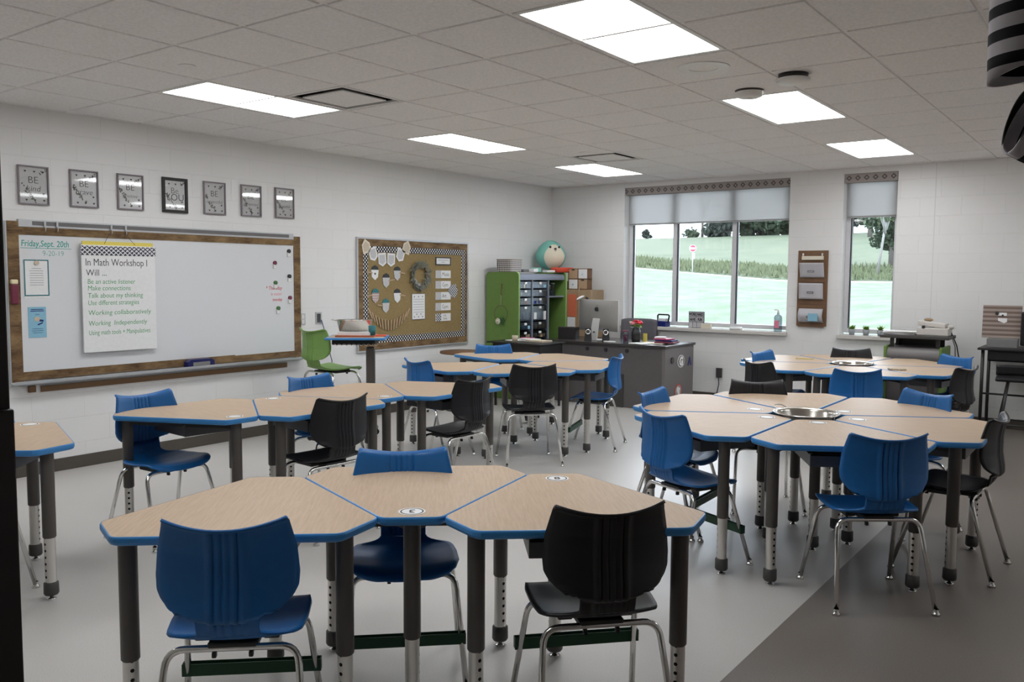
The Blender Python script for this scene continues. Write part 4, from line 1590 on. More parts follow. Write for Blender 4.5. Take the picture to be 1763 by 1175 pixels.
for sx, sy in ((0.14, 0.26), (0.14, -0.26), (-0.15, 0.2), (-0.15, -0.2)):
    MB().cyl((sx, sy - 0.012, 0.028), (sx, sy + 0.012, 0.028), 0.028, n=18).box((sx, sy, 0.06), (0.03, 0.03, 0.03), 0.004).build('caster', 'black_plastic', t)
b = MB()
for k in range(9):
    b.tube([(-0.19 + k * 0.045, -0.16, zt - 0.06), (-0.17 + k * 0.045, -0.165, zt - 0.078), (-0.15 + k * 0.045, -0.16, zt - 0.06)], 0.003, 6)
b.build('hooks', 'chrome', t)
D = lambda x, y, z: tuple(t.matrix_basis @ Vector((x, y, z)))
RZ = (0, 0, math.radians(39))
q = thing('metal_caddy', 'silver metal tub of supplies on the standing desk', 'tub', D(-0.03, 0.02, zt + 0.046), RZ)
MB().lathe([(0.001, 0), (0.115, 0.0), (0.135, 0.105), (0.140, 0.108), (0.131, 0.107), (0.112, 0.004), (0.001, 0.004)], n=32, sx=1.25, sy=0.85).build('tub', 'stainless', q)
MB().tube([(-0.17, -0.02, 0.10), (-0.21, -0.02, 0.108), (-0.21, 0.02, 0.108), (-0.17, 0.02, 0.10)], 0.004, 8).build('handle', 'stainless', q)
b = MB()
random.seed(8)
for k in range(5):
    b.box((-0.08 + 0.035 * k, 0.0, 0.075), (0.025, 0.09, 0.06), 0.003, random.uniform(-0.3, 0.3))
b.build('contents', 'paper_white', q)
MB().box((0.10, 0.0, 0.07), (0.05, 0.07, 0.07), 0.004, 0.2).build('contents', 'soap_pink', q)
o = MB().box((0, 0, 0.0145), (0.31, 0.235, 0.029), 0.003).build('binder', 'paper_white')
o.location = D(-0.005, -0.02, zt + 0.0165)
o.rotation_euler = (0, 0, math.radians(36))
tag(o, 'white binder under the metal tub on the standing desk', 'binder')
q = thing('spiral_book', 'spiral bound book at the bottom of the standing desk pile', 'book', D(-0.005, -0.03, zt), RZ)
MB().box((0, 0, 0.008), (0.36, 0.27, 0.015), 0.002).build('pages', 'box_orange', q)
b = MB()
for k in range(26):
    xx = -0.17 + k * 0.0135
    b.ring((0, 0), 0.006, 0.0078, -0.001, 0.001, 10)
    n_ = len(b.v)
    for i in range(n_ - 40, n_):
        x_, y_, z_ = b.v[i]
        b.v[i] = (xx + z_, -0.136 + x_, 0.009 + y_)
b.build('spiral_binding', 'ink_black', q)
q = thing('dark_cup', 'small dark cup in front of the metal tub on the standing desk', 'cup', D(0.15, -0.12, zt + 0.016), RZ)
MB().lathe([(0.001, 0), (0.028, 0), (0.036, 0.09), (0.034, 0.09), (0.026, 0.004), (0.001, 0.004)], n=24).build('cup', 'teal_paper', q)
o = MB().box((0, 0, 0.004), (0.10, 0.14, 0.008), 0.002).build('notepad', 'red_orange')
o.location = D(0.215, 0.03, zt + 0.0003)
o.rotation_euler = RZ
tag(o, 'thin red notepad at the right end of the standing desk', 'notepad')

# ------------------------------------------------------------------ green cabinet group in the corner
CX0, CX1, CY0, CY1, CZ = XL + 0.03, -6.30, 8.64, 9.75, 1.61


def rounded_panel(w, h, r, th):
    """panel in x-z with rounded top corners, thickness along y"""
    pts = [(0, 0), (w, 0)]
    for k in range(7):
        a = k / 6 * PI / 2
        pts.append((w - r + r * math.cos(a), h - r + r * math.sin(a)))
    for k in range(7):
        a = PI / 2 + k / 6 * PI / 2
        pts.append((r + r * math.cos(a), h - r + r * math.sin(a)))
    m = Matrix(((1, 0, 0, 0), (0, 0, -1, 0), (0, 1, 0, 0), (0, 0, 0, 1)))
    return MB().prism(pts, -th, 0, m), pts, m


t = thing('storage_cabinet', 'green sided storage cabinet with clear drawers in the room corner', 'cabinet', (CX0, CY0, 0))
dx, dy = CX1 - CX0, CY1 - CY0
p, pts, m = rounded_panel(dx, CZ, 0.05, 0.03)
p.build('side_panel', 'cabinet_green', t)
o = rounded_panel(dx, CZ, 0.05, 0.03)[0].build('side_panel', 'cabinet_green', t)
o.location = (0, dy - 0.03, 0)
for oy in (0.0, dy - 0.03):
    e = MB().tube([(pts[k][0] + 0.002 * (1 if pts[k][0] > 0.1 else -1), 0.015, pts[k][1]) for k in range(1, 9)], 0.012, 8).build('edge_trim', 'cabinet_green_edge', t)
    e.location = (0, oy, 0)
b = MB()
# grey carcass: curved hood, dividers, shelves
hood = []
for k in range(9):
    a = k / 8 * PI / 2
    hood.append((dx - 0.07 + 0.055 * math.sin(a) + 0.0, CZ - 0.075 + 0.055 * math.cos(a)))
poly = [(0.02, CZ - 0.02)] + hood + [(dx - 0.015, CZ - 0.10), (0.02, CZ - 0.10)]
mm = Matrix(((1, 0, 0, 0), (0, 0, -1, 0), (0, 1, 0, 0), (0, 0, 0, 1)))
b.prism(poly, -(dy - 0.03), -0.03, mm)
for yy in (0.335, 0.70):
    b.box((dx / 2, yy, (CZ - 0.1) / 2), (dx - 0.03, 0.018, CZ - 0.11))
b.box((dx / 2, 0.05, (CZ - 0.1) / 2), (dx - 0.04, 0.014, CZ - 0.11))
b.build('carcass', 'cabinet_grey', t)
MB().box((0.012, dy / 2, CZ / 2 - 0.02), (0.02, dy - 0.06, CZ - 0.06)).build('back_panel', 'cabinet_inside', t)
MB().box((dx / 2, 0.89, 1.29), (dx - 0.04, 0.36, 0.018)).box((dx / 2, 0.89, 0.62), (dx - 0.04, 0.36, 0.018)).build('shelf', 'cabinet_grey', t)
random.seed(5)
cont = ['purple_red', 'ink_dark_blue', 'kraft_brown', 'cream_paper', 'light_blue_paper', 'box_orange']
for col, (ya, yb) in enumerate(((0.062, 0.322), (0.348, 0.688))):
    zz = CZ - 0.12
    for k, hgt in enumerate((0.088, 0.088, 0.088, 0.19, 0.10, 0.10, 0.10)):
        z1_ = zz
        z0_ = zz - hgt
        zz = z0_ - 0.016
        yc, wy = (ya + yb) / 2, yb - ya - 0.012
        d = MB()
        d.box((dx - 0.028, yc, (z0_ + z1_) / 2), (0.004, wy, hgt - 0.006))
        for sy in (-1, 1):
            d.box((dx / 2 + 0.02, yc + sy * wy / 2, (z0_ + z1_) / 2), (dx - 0.12, 0.003, hgt - 0.01))
        d.box((dx / 2 + 0.02, yc, z0_ + 0.004), (dx - 0.12, wy, 0.003))
        dr = d.build('drawer', 'clear_plastic', t)
        MB().box((dx - 0.022, yc, z1_ - 0.022), (0.012, 0.05, 0.03), 0.004).build('drawer_label', 'sticker_white', dr)
        cm = MB()
        for q_ in range(4):
            cm.box((dx - 0.10 + random.uniform(-0.03, 0.03), yc + (q_ - 1.5) * wy * 0.22, z0_ + hgt * 0.32), (0.10, wy * 0.18, hgt * random.uniform(0.35, 0.6)), 0.004, random.uniform(-0.3, 0.3))
        cm.build('drawer_contents', random.choice(cont) if k != 3 else 'paper_white', dr)
# jars and papers on open shelf
o = MB().box((0, 0, 0.03), (0.12, 0.14, 0.06), 0.004, 0.3).build('paper_stack', 'paper_white')
o.location = (CX1 - 0.16, CY0 + 0.79, 1.2995)
tag(o, 'small stack of white paper on the open shelf of the green cabinet', 'paper')
for k, (yy, hh_) in enumerate(((0.89, 0.13), (0.98, 0.16))):
    q = thing('glass_jar', ('shorter' if k == 0 else 'taller') + ' clear jar on the open shelf of the green cabinet', 'jar', (CX1 - 0.14, CY0 + yy, 1.2995), group='jars in the green cabinet')
    MB().lathe([(0.001, 0), (0.035, 0), (0.037, hh_ * 0.8), (0.026, hh_)], n=20).build('jar_body', 'clear_plastic', q)
    MB().lathe([(0.028, hh_ - 0.005), (0.028, hh_ + 0.012), (0.001, hh_ + 0.012)], n=20).build('lid', 'tray_alu', q)
# hoop ornament hanging on the side panel
q = thing('flower_hoop', 'thin wire hoop with a white flower hanging on the green cabinet side', 'ornament', (CX0 + 0.245, CY0 - 0.004, 1.10), (PI / 2, 0, 0))
MB().tube([(0.105 * math.cos(a), 0.105 * math.sin(a) - 0.02, 0.006) for a in [2 * PI * k / 30 for k in range(31)]], 0.003, 6, False).build('hoop', 'wood_brown', q)
MB().tube([(0, 0.085, 0.006), (0.003, 0.22, 0.006)], 0.0025, 6).build('ribbon', 'cream_paper', q)
MB().tube([(0.012, 0.29, 0.004), (0.022, 0.36, 0.01), (0.010, 0.36, 0.014), (0.0, 0.24, 0.014), (0.012, 0.215, 0.012), (0.022, 0.24, 0.01)], 0.004, 8).build('hook', 'wood_brown', q)
b = MB()
for k in range(10):
    a = k * 2 * PI / 10
    b.ball((-0.04 + 0.022 * math.cos(a), -0.115 + 0.022 * math.sin(a), 0.016), (0.018, 0.018, 0.010), 6)
b.ball((-0.04, -0.115, 0.022), 0.018, 6)
b.build('flower', 'cream_paper', q)
b = MB()
random.seed(7)
for k in range(40):
    leaf(b, (random.uniform(-0.03, 0.06), -0.12 + random.uniform(-0.02, 0.03)), random.uniform(-0.6, 1.6), 0.05, 0.007, random.uniform(0.008, 0.02))
b.build('leaves', 'leaf_green', q)

# things on top of the cabinet
q = thing('gingham_basket', 'black and white checked fabric basket on top of the green cabinet', 'basket', (-6.56, 8.80, CZ + 0.0005), (0, 0, 0.15))
b = MB()
r_ = [(0.13, 0.155, 0), (0.14, 0.168, 0.155)]
vs, fs = [], []
nn = 32
for (a_, b__, z_) in ((0.125, 0.150, 0.0), (0.135, 0.165, 0.16), (0.128, 0.158, 0.16), (0.118, 0.144, 0.006)):
    for k in range(nn):
        an = 2 * PI * k / nn
        ce, se = math.cos(an), math.sin(an)
        vs.append((a_ * math.copysign(abs(ce) ** 0.55, ce), b__ * math.copysign(abs(se) ** 0.55, se), z_))
for i in range(3):
    for k in range(nn):
        k2 = (k + 1) % nn
        fs.append([i * nn + k, i * nn + k2, (i + 1) * nn + k2, (i + 1) * nn + k])
fs.append([3 * nn + k for k in range(nn)])
MB().add(vs, fs).build('basket_body', 'gingham', q)
vs2 = [(x * 1.02, y * 1.02, z + (0.002 if z > 0.1 else 0.135)) for x, y, z in vs[:2 * nn]]
MB().add([(x, y, 0.14 + (z - 0.14) * (1 if i >= nn else 1)) if i < nn else (x, y, z) for i, (x, y, z) in enumerate(vs2)], [[k, (k + 1) % nn, nn + (k + 1) % nn, nn + k] for k in range(nn)]).build('rim_band', 'stone_beige', q)
for k, (x, y, sz, mt, lb) in enumerate(((-6.52, 9.06, (0.12, 0.16, 0.035), 'grey_plastic', 'dark flat pouch on the green cabinet beside the basket'), (-6.42, 9.14, (0.08, 0.10, 0.045), 'paper_white', 'small white box on the green cabinet'),
                                        (-6.50, 9.30, (0.10, 0.12, 0.06), 'plush_teal', 'small mint box on the green cabinet before the plush toy'), (-6.37, 9.42, (0.08, 0.18, 0.028), 'paper_white', 'flat white packet on the right end of the green cabinet'))):
    o = MB().box((0, 0, sz[2] / 2), sz, 0.006).build('small_box', mt)
    o.location = (x, y, CZ + 0.0005)
    tag(o, lb, 'box')
o = MB().box((0, 0, 0.034), (0.13, 0.40, 0.068), 0.02).build('red_case', 'red_orange')
o.location = (-6.365, 9.74, CZ + 0.0005)
tag(o, 'bright red case on the green cabinet in front of the plush toy', 'case')
q = thing('plush_toy', 'round mint green plush hedgehog toy with a cream face above the green cabinet', 'plush toy', (-6.60, 9.80, CZ + 0.03), (0, 0, math.radians(58)))
b = MB()
pl = [(math.sin(PI * i / 16), -math.cos(PI * i / 16)) for i in range(17)]
b.lathe([(r * 0.215 * (1.0 - 0.16 * max(0, z)), 0.205 + z * 0.205) for r, z in pl], n=32, sy=0.78)
b.build('body', 'plush_teal', q)
b = MB()
# face patch hugging the front of the body
vs, fs = [], []
NU, NV = 14, 14
for i in range(NV + 1):
    z_ = -0.86 + 1.56 * i / NV
    wz = 0.60 * math.sqrt(max(0.0, 1 - ((i / NV - 0.42) / 0.60) ** 2)) + 0.02
    for j in range(NU + 1):
        a = (j / NU - 0.5) * 2 * wz * 1.25
        r = math.sqrt(max(0, 1 - z_ * z_)) * 0.219 * (1.0 - 0.16 * max(0, z_))
        vs.append((r * math.sin(a), -r * 0.80 * math.cos(a), 0.205 + z_ * 0.205))
for i in range(NV):
    for j in range(NU):
        fs.append([i * (NU + 1) + j, i * (NU + 1) + j + 1, (i + 1) * (NU + 1) + j + 1, (i + 1) * (NU + 1) + j])
b.add(vs, fs, True)
b.build('face_patch', 'plush_cream', q)
for sx in (-1, 1):
    MB().ball((sx * 0.065, -0.135, 0.315), (0.016, 0.010, 0.016), 8).build('eye', 'ink_black', q)
MB().ball((0.0, -0.158, 0.290), (0.020, 0.016, 0.014), 8).build('nose', 'grey_cap', q)
MB().tube([(-0.016, -0.158, 0.268), (0, -0.162, 0.262), (0.016, -0.158, 0.268)], 0.003, 6).build('mouth', 'grey_cap', q)
# shelf tower behind with the four-drawer box
q = thing('cardboard_tower', 'stack of tan crates in the corner behind the computer', 'crate stack', (-6.12, 9.92, 0))
b = MB()
b.box((0, 0, 1.10), (0.40, 0.34, 0.56), 0.004)
b.box((0, 0, 0.41), (0.40, 0.34, 0.82), 0.004)
b.build('crates', 'kraft_brown', q)
MB().box((-0.09, -0.172, 1.17), (0.14, 0.012, 0.30), 0.003).build('orange_folder', 'box_orange', q)
MB().box((-0.10, -0.172, 0.93), (0.12, 0.012, 0.16), 0.003).build('white_folder', 'paper_white', q)
MB().box((0.02, -0.176, 1.15), (0.012, 0.012, 0.56)).build('divider', 'wood_light', q)
tag(q, 'tan crate stack with an orange folder in the corner behind the computer', 'crate stack')
MBs = MB().box((-6.50, 9.96, (CZ - 0.116) / 2), (0.34, 0.34, CZ - 0.118), 0.003)
ob = MBs.build('corner_box', 'kraft_brown')
tag(ob, 'tall tan carton between the green cabinet and the window wall', 'box')
q = thing('drawer_box', 'small wooden box of four little drawers on the tan crate stack', 'drawer box', (-6.155, 9.90, 1.3805))
b = MB()
for zz in (0.005, 0.145, 0.280):
    b.box((0, -0.045, zz), (0.31, 0.11, 0.010))
for xx in (-0.15, 0.0, 0.15):
    b.box((xx, -0.045, 0.143), (0.010, 0.11, 0.275))
b.box((0, 0.007, 0.143), (0.30, 0.006, 0.275))
b.build('case', 'wood_brown', q)
for ix in (0, 1):
    for iz in (0, 1):
        white = (ix + iz) % 2 == 0
        d = MB().box((-0.075 + 0.15 * ix, -0.052, 0.075 + 0.138 * iz), (0.134, 0.10, 0.124), 0.003).build('drawer', 'paper_white' if not (ix + iz) % 2 == 0 else 'wood_light', q)
        d.data.materials[0] = M['paper_white'] if (ix == 0 and iz == 0) or (ix == 1 and iz == 1) else M['wood_light']
        if (ix == 0 and iz == 0) or (ix == 1 and iz == 1):
            MB().cyl((-0.075 + 0.15 * ix, -0.102, 0.07 + 0.138 * iz), (-0.075 + 0.15 * ix, -0.116, 0.07 + 0.138 * iz), 0.008, n=12).build('knob', 'light_blue_paper', d)
        else:
            MB().box((-0.075 + 0.15 * ix, -0.102, 0.128 + 0.138 * iz), (0.05, 0.004, 0.016), 0.003).build('finger_slot', 'ink_black', d)

# ------------------------------------------------------------------ teacher desk and its things
TZ = 0.765
tx0, tx1, ty0, ty1 = -6.08, -4.42, 8.93, 9.72
t = thing('teacher_desk', 'grey laminate teacher desk with stickers on its end panel', 'desk', ((tx0 + tx1) / 2, (ty0 + ty1) / 2, 0))
w, d_ = (tx1 - tx0) / 2, (ty1 - ty0) / 2
MB().box((0, 0, TZ - 0.015), (2 * w + 0.03, 2 * d_ + 0.03, 0.03), 0.004).build('desk_top', 'laminate_dark_top', t)
MB().box((w - 0.02, 0, (TZ - 0.03) / 2), (0.04, 2 * d_ - 0.02, TZ - 0.03), 0.003).build('end_panel', 'laminate_grey_light', t)
MB().box((-w + 0.02, 0, (TZ - 0.03) / 2), (0.04, 2 * d_ - 0.02, TZ - 0.03), 0.003).build('end_panel', 'laminate_grey', t)
MB().box((0.0, -d_ + 0.03, (TZ - 0.03) / 2 + 0.0), (2 * w - 0.08, 0.025, TZ - 0.035)).build('modesty_panel', 'laminate_grey', t)
MB().box((0.19, -d_ + 0.012, 0.20), (0.20, 0.01, 0.40), 0.002).build('wire_cover', 'grey_cap', t)
for k, xx in enumerate((-0.22, 0.04, 0.33)):
    MB().cyl((xx, -d_ + 0.018, TZ - 0.085), (xx, -d_ + 0.008, TZ - 0.085), 0.024, n=18).build('grommet', 'ink_black', t)
ex = w + 0.001
# marks on the end panel
MX = (PI / 2, 0, PI / 2)


def endmark(name, lb, cat, y, z):
    return thing(name, lb, cat, ((tx0 + tx1) / 2 + ex, y, z), MX)


q = endmark('logo_magnet', 'white oval G logo magnet on the teacher desk end panel', 'magnet', 9.36, 0.56)
MB().disc((0, 0), 0.075, 0, 0.003, 32, 1.25).build('oval', 'sticker_white', q)
MB().disc((0, 0), 0.066, 0.003, 0.0038, 32, 1.25).build('oval_inner', 'leaf_green', q).data.materials[0] = M['laminate_grey']
MB().disc((0, 0), 0.058, 0.0038, 0.0044, 32, 1.25).build('oval_field', 'laminate_grey', q)
text('letter', 'G', 0.135, 'sticker_white', q, (0, -0.046, 0.005), align='CENTER', offset=0.010)
q = endmark('round_magnet', 'dark round magnet left of the G logo', 'magnet', 9.12, 0.585)
MB().disc((0, 0), 0.036, 0, 0.012, 24).build('disc', 'grey_cap', q)
q = endmark('letter_magnet', 'blue letter A magnet right of the G logo', 'magnet', 9.60, 0.545)
text('letter', 'A', 0.13, 'ink_dark_blue', q, (0, -0.045, 0.001), align='CENTER', ext=0.003, offset=0.006)
q = endmark('round_sticker', 'red ringed oval sticker with a white state outline on the teacher desk end', 'sticker', 9.30, 0.21)
MB().disc((0, 0), 0.082, 0, 0.002, 32, 1.15).build('ring', 'red_orange', q)
MB().disc((0, 0), 0.068, 0.002, 0.0026, 32, 1.15).build('field', 'ink_grey', q)
MB().prism([(-0.045, 0.03), (-0.02, 0.055), (0.0, 0.045), (0.035, 0.035), (0.05, 0.02), (0.035, 0.0), (0.035, -0.045), (0.0, -0.055), (-0.015, -0.03), (-0.04, -0.01)], 0.0026, 0.0034).build('state_shape', 'sticker_white', q)

# all-in-one computer
q = thing('desktop_computer', 'silver all-in-one computer seen from behind on the teacher desk', 'computer', (-5.53, 9.30, TZ), (0, 0, math.radians(-11)))
b = MB()
pts = []
W2, H2 = 0.325, 0.385
P = []
for i in range(9):
    row = []
    for j in range(11):
        u, v = j / 10 * 2 - 1, i / 8 * 2 - 1
        bul = 0.028 * (1 - u ** 4) * (1 - v ** 4)
        row.append((u * W2, -0.006 - bul, 0.115 + (v + 1) / 2 * H2))
    P.append(row)
vs = [p_ for row in P for p_ in row]
fs = [[i * 11 + j, i * 11 + j + 1, (i + 1) * 11 + j + 1, (i + 1) * 11 + j] for i in range(8) for j in range(10)]
b.add(vs, fs, True)
b.build('back_shell', 'aluminium', q)
MB().box((0, 0.002, 0.3075), (2 * W2 + 0.004, 0.012, H2 + 0.006), 0.004).build('display_frame', 'aluminium_light', q)
MB().box((0, 0.0095, 0.33), (2 * W2 - 0.03, 0.002, H2 - 0.09)).build('screen', 'ink_black', q)
st = MB()
st.add([(-0.055, -0.04, 0.27), (0.055, -0.04, 0.27), (0.055, -0.045, 0.26), (0.06, -0.10, 0.004), (-0.06, -0.10, 0.004), (-0.055, -0.045, 0.26),
        (-0.055, -0.030, 0.27), (0.055, -0.030, 0.27), (0.06, -0.085, 0.010), (-0.06, -0.085, 0.010)],
       [[0, 2 - 1, 2, 5], [5, 2, 3, 4], [6, 9, 8, 7], [0, 6, 7, 1], [1, 7, 8, 3, 2], [0, 5, 4, 9, 6], [4, 3, 8, 9]])
st.box((0, -0.01, 0.004), (0.20, 0.19, 0.006), 0.002)
st.build('stand', 'aluminium_light', q)
MB().cyl((0, -0.075, 0.09), (0, -0.082, 0.09), 0.022, n=20).build('cable_hole', 'grey_plastic', q)
# apple-shaped mark
lg = MB()
mo = Matrix.Translation((0.0, -0.0355, 0.385)) @ Matrix.Rotation(PI / 2, 4, 'X')
outl = []
for k in range(40):
    a = 2 * PI * k / 40
    r = 0.032 * (1 + 0.05 * math.cos(2 * a)) 
    x_, y_ = r * math.cos(a), 0.98 * r * math.sin(a)
    if y_ > 0:
        y_ -= 0.007 * math.exp(-(x_ / 0.008) ** 2)
    else:
        y_ += 0.004 * math.exp(-(x_ / 0.008) ** 2)
    dbx, dby = x_ - 0.040, y_ - 0.004
    dd = math.hypot(dbx, dby)
    if dd < 0.0165:
        x_, y_ = 0.040 + dbx / dd * 0.0165, 0.004 + dby / dd * 0.0165
    outl.append((x_, y_))
lg.prism(outl, 0, 0.002, mo)
lg.prism([(0.0, 0.034), (0.002, 0.044), (0.010, 0.052), (0.012, 0.053), (0.011, 0.044), (0.004, 0.036)], 0, 0.002, mo)
lg.build('logo', 'logo_dark', q)
q2 = thing('document_camera', 'small white and black webcam clipped to the top of the computer', 'webcam', (-5.78, 9.345, TZ + 0.5035), (0, 0, 0.3))
MB().ball((-0.03, 0, 0.035), (0.06, 0.03, 0.018), 8, Matrix.Rotation(-0.5, 4, 'Y')).build('hood', 'sticker_white', q2)
MB().box((0.045, 0, 0.015), (0.04, 0.035, 0.028), 0.006, 0, None, 0, 0.4).build('clip', 'ink_black', q2)
for k, (x, y) in enumerate(((-5.53, 9.06), (-5.29, 9.08))):
    s_ = thing('desk_speaker', ('left' if k == 0 else 'right') + ' small black speaker with a chrome ring in front of the computer', 'speaker', (x, y, TZ), (0, 0, 0.45), 'pair of small black computer speakers')
    b = MB()
    b.add([(-0.045, -0.04, 0), (0.045, -0.04, 0), (0.045, 0.04, 0), (-0.045, 0.04, 0), (-0.034, -0.015, 0.155), (0.034, -0.015, 0.155), (0.034, 0.03, 0.155), (-0.034, 0.03, 0.155)],
          [[3, 2, 1, 0], [4, 5, 6, 7], [0, 1, 5, 4], [1, 2, 6, 5], [2, 3, 7, 6], [3, 0, 4, 7]])
    b.build('cabinet', 'black_plastic', s_)
    mt = Matrix.Translation((0, -0.026, 0.112)) @ Matrix.Rotation(PI / 2 - 0.16, 4, 'X')
    r_ = MB().lathe([(0.022, 0), (0.022, 0.007), (0.030, 0.007), (0.034, 0.003), (0.034, 0.0)], n=24, mtx=mt)
    r_.build('driver_ring', 'chrome', s_)
    MB().lathe([(0.001, -0.0), (0.010, 0.003), (0.022, 0.005)], n=24, mtx=mt).build('driver', 'grey_cap', s_)
# vase of flowers
q = thing('flower_vase', 'dark vase of red and cream flowers on the teacher desk', 'vase', (-4.95, 9.22, TZ))
MB().lathe([(0.001, 0), (0.048, 0), (0.056, 0.04), (0.058, 0.11), (0.050, 0.15), (0.042, 0.165), (0.047, 0.18), (0.042, 0.18), (0.037, 0.165), (0.001, 0.15)], n=28).build('vase', 'vase_black', q)
random.seed(12)
for mt, cs in (('petal_red', [(0.035, 0.0, 0.245), (0.01, -0.03, 0.255), (0.06, -0.02, 0.235)]), ('petal_cream', [(-0.05, -0.02, 0.232), (-0.02, 0.02, 0.24)]), ('petal_pink', [(-0.01, -0.045, 0.228)])):
    b = MB()
    for c in cs:
        for k in range(12):
            a = random.uniform(0, 2 * PI)
            b.ball((c[0] + 0.02 * math.cos(a), c[1] + 0.02 * math.sin(a), c[2] + random.uniform(-0.012, 0.014)), (0.018, 0.018, 0.010), 5)
    b.build('blossom', mt, q)
b = MB()
for k in range(60):
    leaf(b, (random.uniform(-0.05, 0.06), random.uniform(-0.05, 0.04)), random.uniform(0, 6.28), 0.05, 0.014, random.uniform(0.175, 0.23), random.uniform(0, 0.8))
b.build('leaves', 'bright_green', q)
# pink bottle, yellow note, red papers
q = thing('candy_jar', 'clear jar with pink and orange contents left of the flower vase', 'jar', (-5.03, 9.10, TZ))
MB().lathe([(0.001, 0), (0.036, 0), (0.038, 0.11), (0.030, 0.135)], n=24).build('jar_body', 'clear_plastic', q)
b = MB()
for k in range(36):
    a, r = random.uniform(0, 6.28), random.uniform(0, 0.024)
    b.ball((r * math.cos(a), r * math.sin(a), random.uniform(0.012, 0.09)), 0.010, 5)
b.build('contents', 'soap_pink', q)
MB().lathe([(0.032, 0.132), (0.032, 0.15), (0.001, 0.152)], n=24).build('lid', 'purple_red', q)
o = MB().box((0, 0, 0.055), (0.055, 0.006, 0.11), 0.001).build('sticky_note_holder', 'yellow_paper')
o.location = (-4.86, 9.28, TZ)
tag(o, 'upright yellow note card right of the flower vase', 'note')
random.seed(21)
pp = [((-4.80, 9.03), (0.22, 0.15), 'paper_white', 'crumpled white papers beside the flower vase'), ((-4.70, 9.20), (0.28, 0.21), 'cream_paper', 'cream sheet under the red booklets on the teacher desk'),
      ((-4.56, 9.26), (0.24, 0.20), 'purple_red', 'dark red booklet, lowest of the pile on the teacher desk'), ((-4.58, 9.29), (0.22, 0.17), 'ink_dark_blue', 'dark blue booklet in the middle of the teacher desk pile'),
      ((-4.60, 9.27), (0.20, 0.15), 'soap_pink', 'pink booklet in the pile on the teacher desk'), ((-4.64, 9.25), (0.12, 0.10), 'paper_white', 'small white packet topping the booklet pile')]
zz = {0: 0, 1: 0, 2: 0.012, 3: 0.030, 4: 0.048, 5: 0.066}
for k, ((x, y), (sx, sy), mt, lb) in enumerate(pp):
    hh_ = 0.010 if k < 2 else 0.017
    o = MB().box((0, 0, hh_ / 2), (sx, sy, hh_), 0.002).build('booklet', mt)
    o.location = (x, y, TZ + zz[k] + 0.0005)
    o.rotation_euler = (0, 0, random.uniform(-0.4, 0.4))
    tag(o, lb, 'booklet' if k > 1 else 'paper')
o = MB().box((0, 0, 0.008), (0.15, 0.05, 0.014), 0.004).build('stapler', 'sticker_white')
o.location = (-5.20, 9.02, TZ)
tag(o, 'small pale stapler between the right speaker and the jar', 'stapler')

# office chair behind the desk
q = thing('office_chair', 'grey upholstered office chair behind the teacher desk', 'office chair', (-5.36, 9.95, 0), (0, 0, math.radians(188)))
P = []
for i in range(13):
    s = i / 12
    row = []
    for j in range(13):
        u = j / 12 * 2 - 1
        row.append((u * (0.26 - 0.015 * s), -0.16 + 0.05 * u * u - 0.03 * s, 0.52 + s * 0.49 - 0.02 * abs(u) ** 6 * s))
    P.append(row)
vs, fs = shell(P, 0.045)
MB().add(vs, fs, True).build('backrest', 'fabric_grey', q)
MB().box((0, 0.02, 0.47), (0.44, 0.34, 0.07), 0.03).build('seat', 'fabric_grey', q)
for sx in (-1, 1):
    MB().tube([(sx * 0.21, 0.04, 0.47), (sx * 0.27, 0.04, 0.50), (sx * 0.27, 0.03, 0.66)], 0.014, 8).box((sx * 0.27, 0.02, 0.67), (0.05, 0.22, 0.02), 0.008).build('armrest', 'black_plastic', q)
MB().cyl((0, 0, 0.08), (0, 0, 0.44), 0.025).build('gas_column', 'black_plastic', q)
for k in range(5):
    a = 2 * PI * k / 5 + 0.3
    f_ = MB().tube([(0, 0, 0.09), (0.17 * math.cos(a), 0.17 * math.sin(a), 0.065)], [0.022, 0.014], 8).build('base_arm', 'black_plastic', q)
    MB().ball((0.17 * math.cos(a), 0.17 * math.sin(a), 0.0265), 0.026, 8).build('caster', 'black_plastic', f_)

# desk tray on a stand at the right of the chair
q = thing('paper_organizer', 'black framed paper organizer at the left end of the windowsill', 'organizer', (-4.93, YB - 0.10, 0.9285 - 0.17), (0, 0, 0))
bpy.data.objects.remove(q)
q = thing('phone_stand', 'black and silver desk organizer on the left windowsill', 'organizer', (-5.10, YB + 0.045, 0.9105), (0, 0, -0.25))
MB().tube([(-0.09, 0, 0.02), (-0.09, 0, 0.14), (-0.07, 0, 0.155), (0.09, 0, 0.155), (0.105, 0, 0.14), (0.085, 0, 0.05)], 0.011, 8).build('frame', 'black_plastic', q)
MB().box((-0.01, 0.0, 0.035), (0.18, 0.10, 0.07), 0.006).build('tray', 'ink_dark_blue', q)
MB().box((-0.02, 0.02, 0.085), (0.13, 0.05, 0.04), 0.004).build('papers', 'paper_white', q)

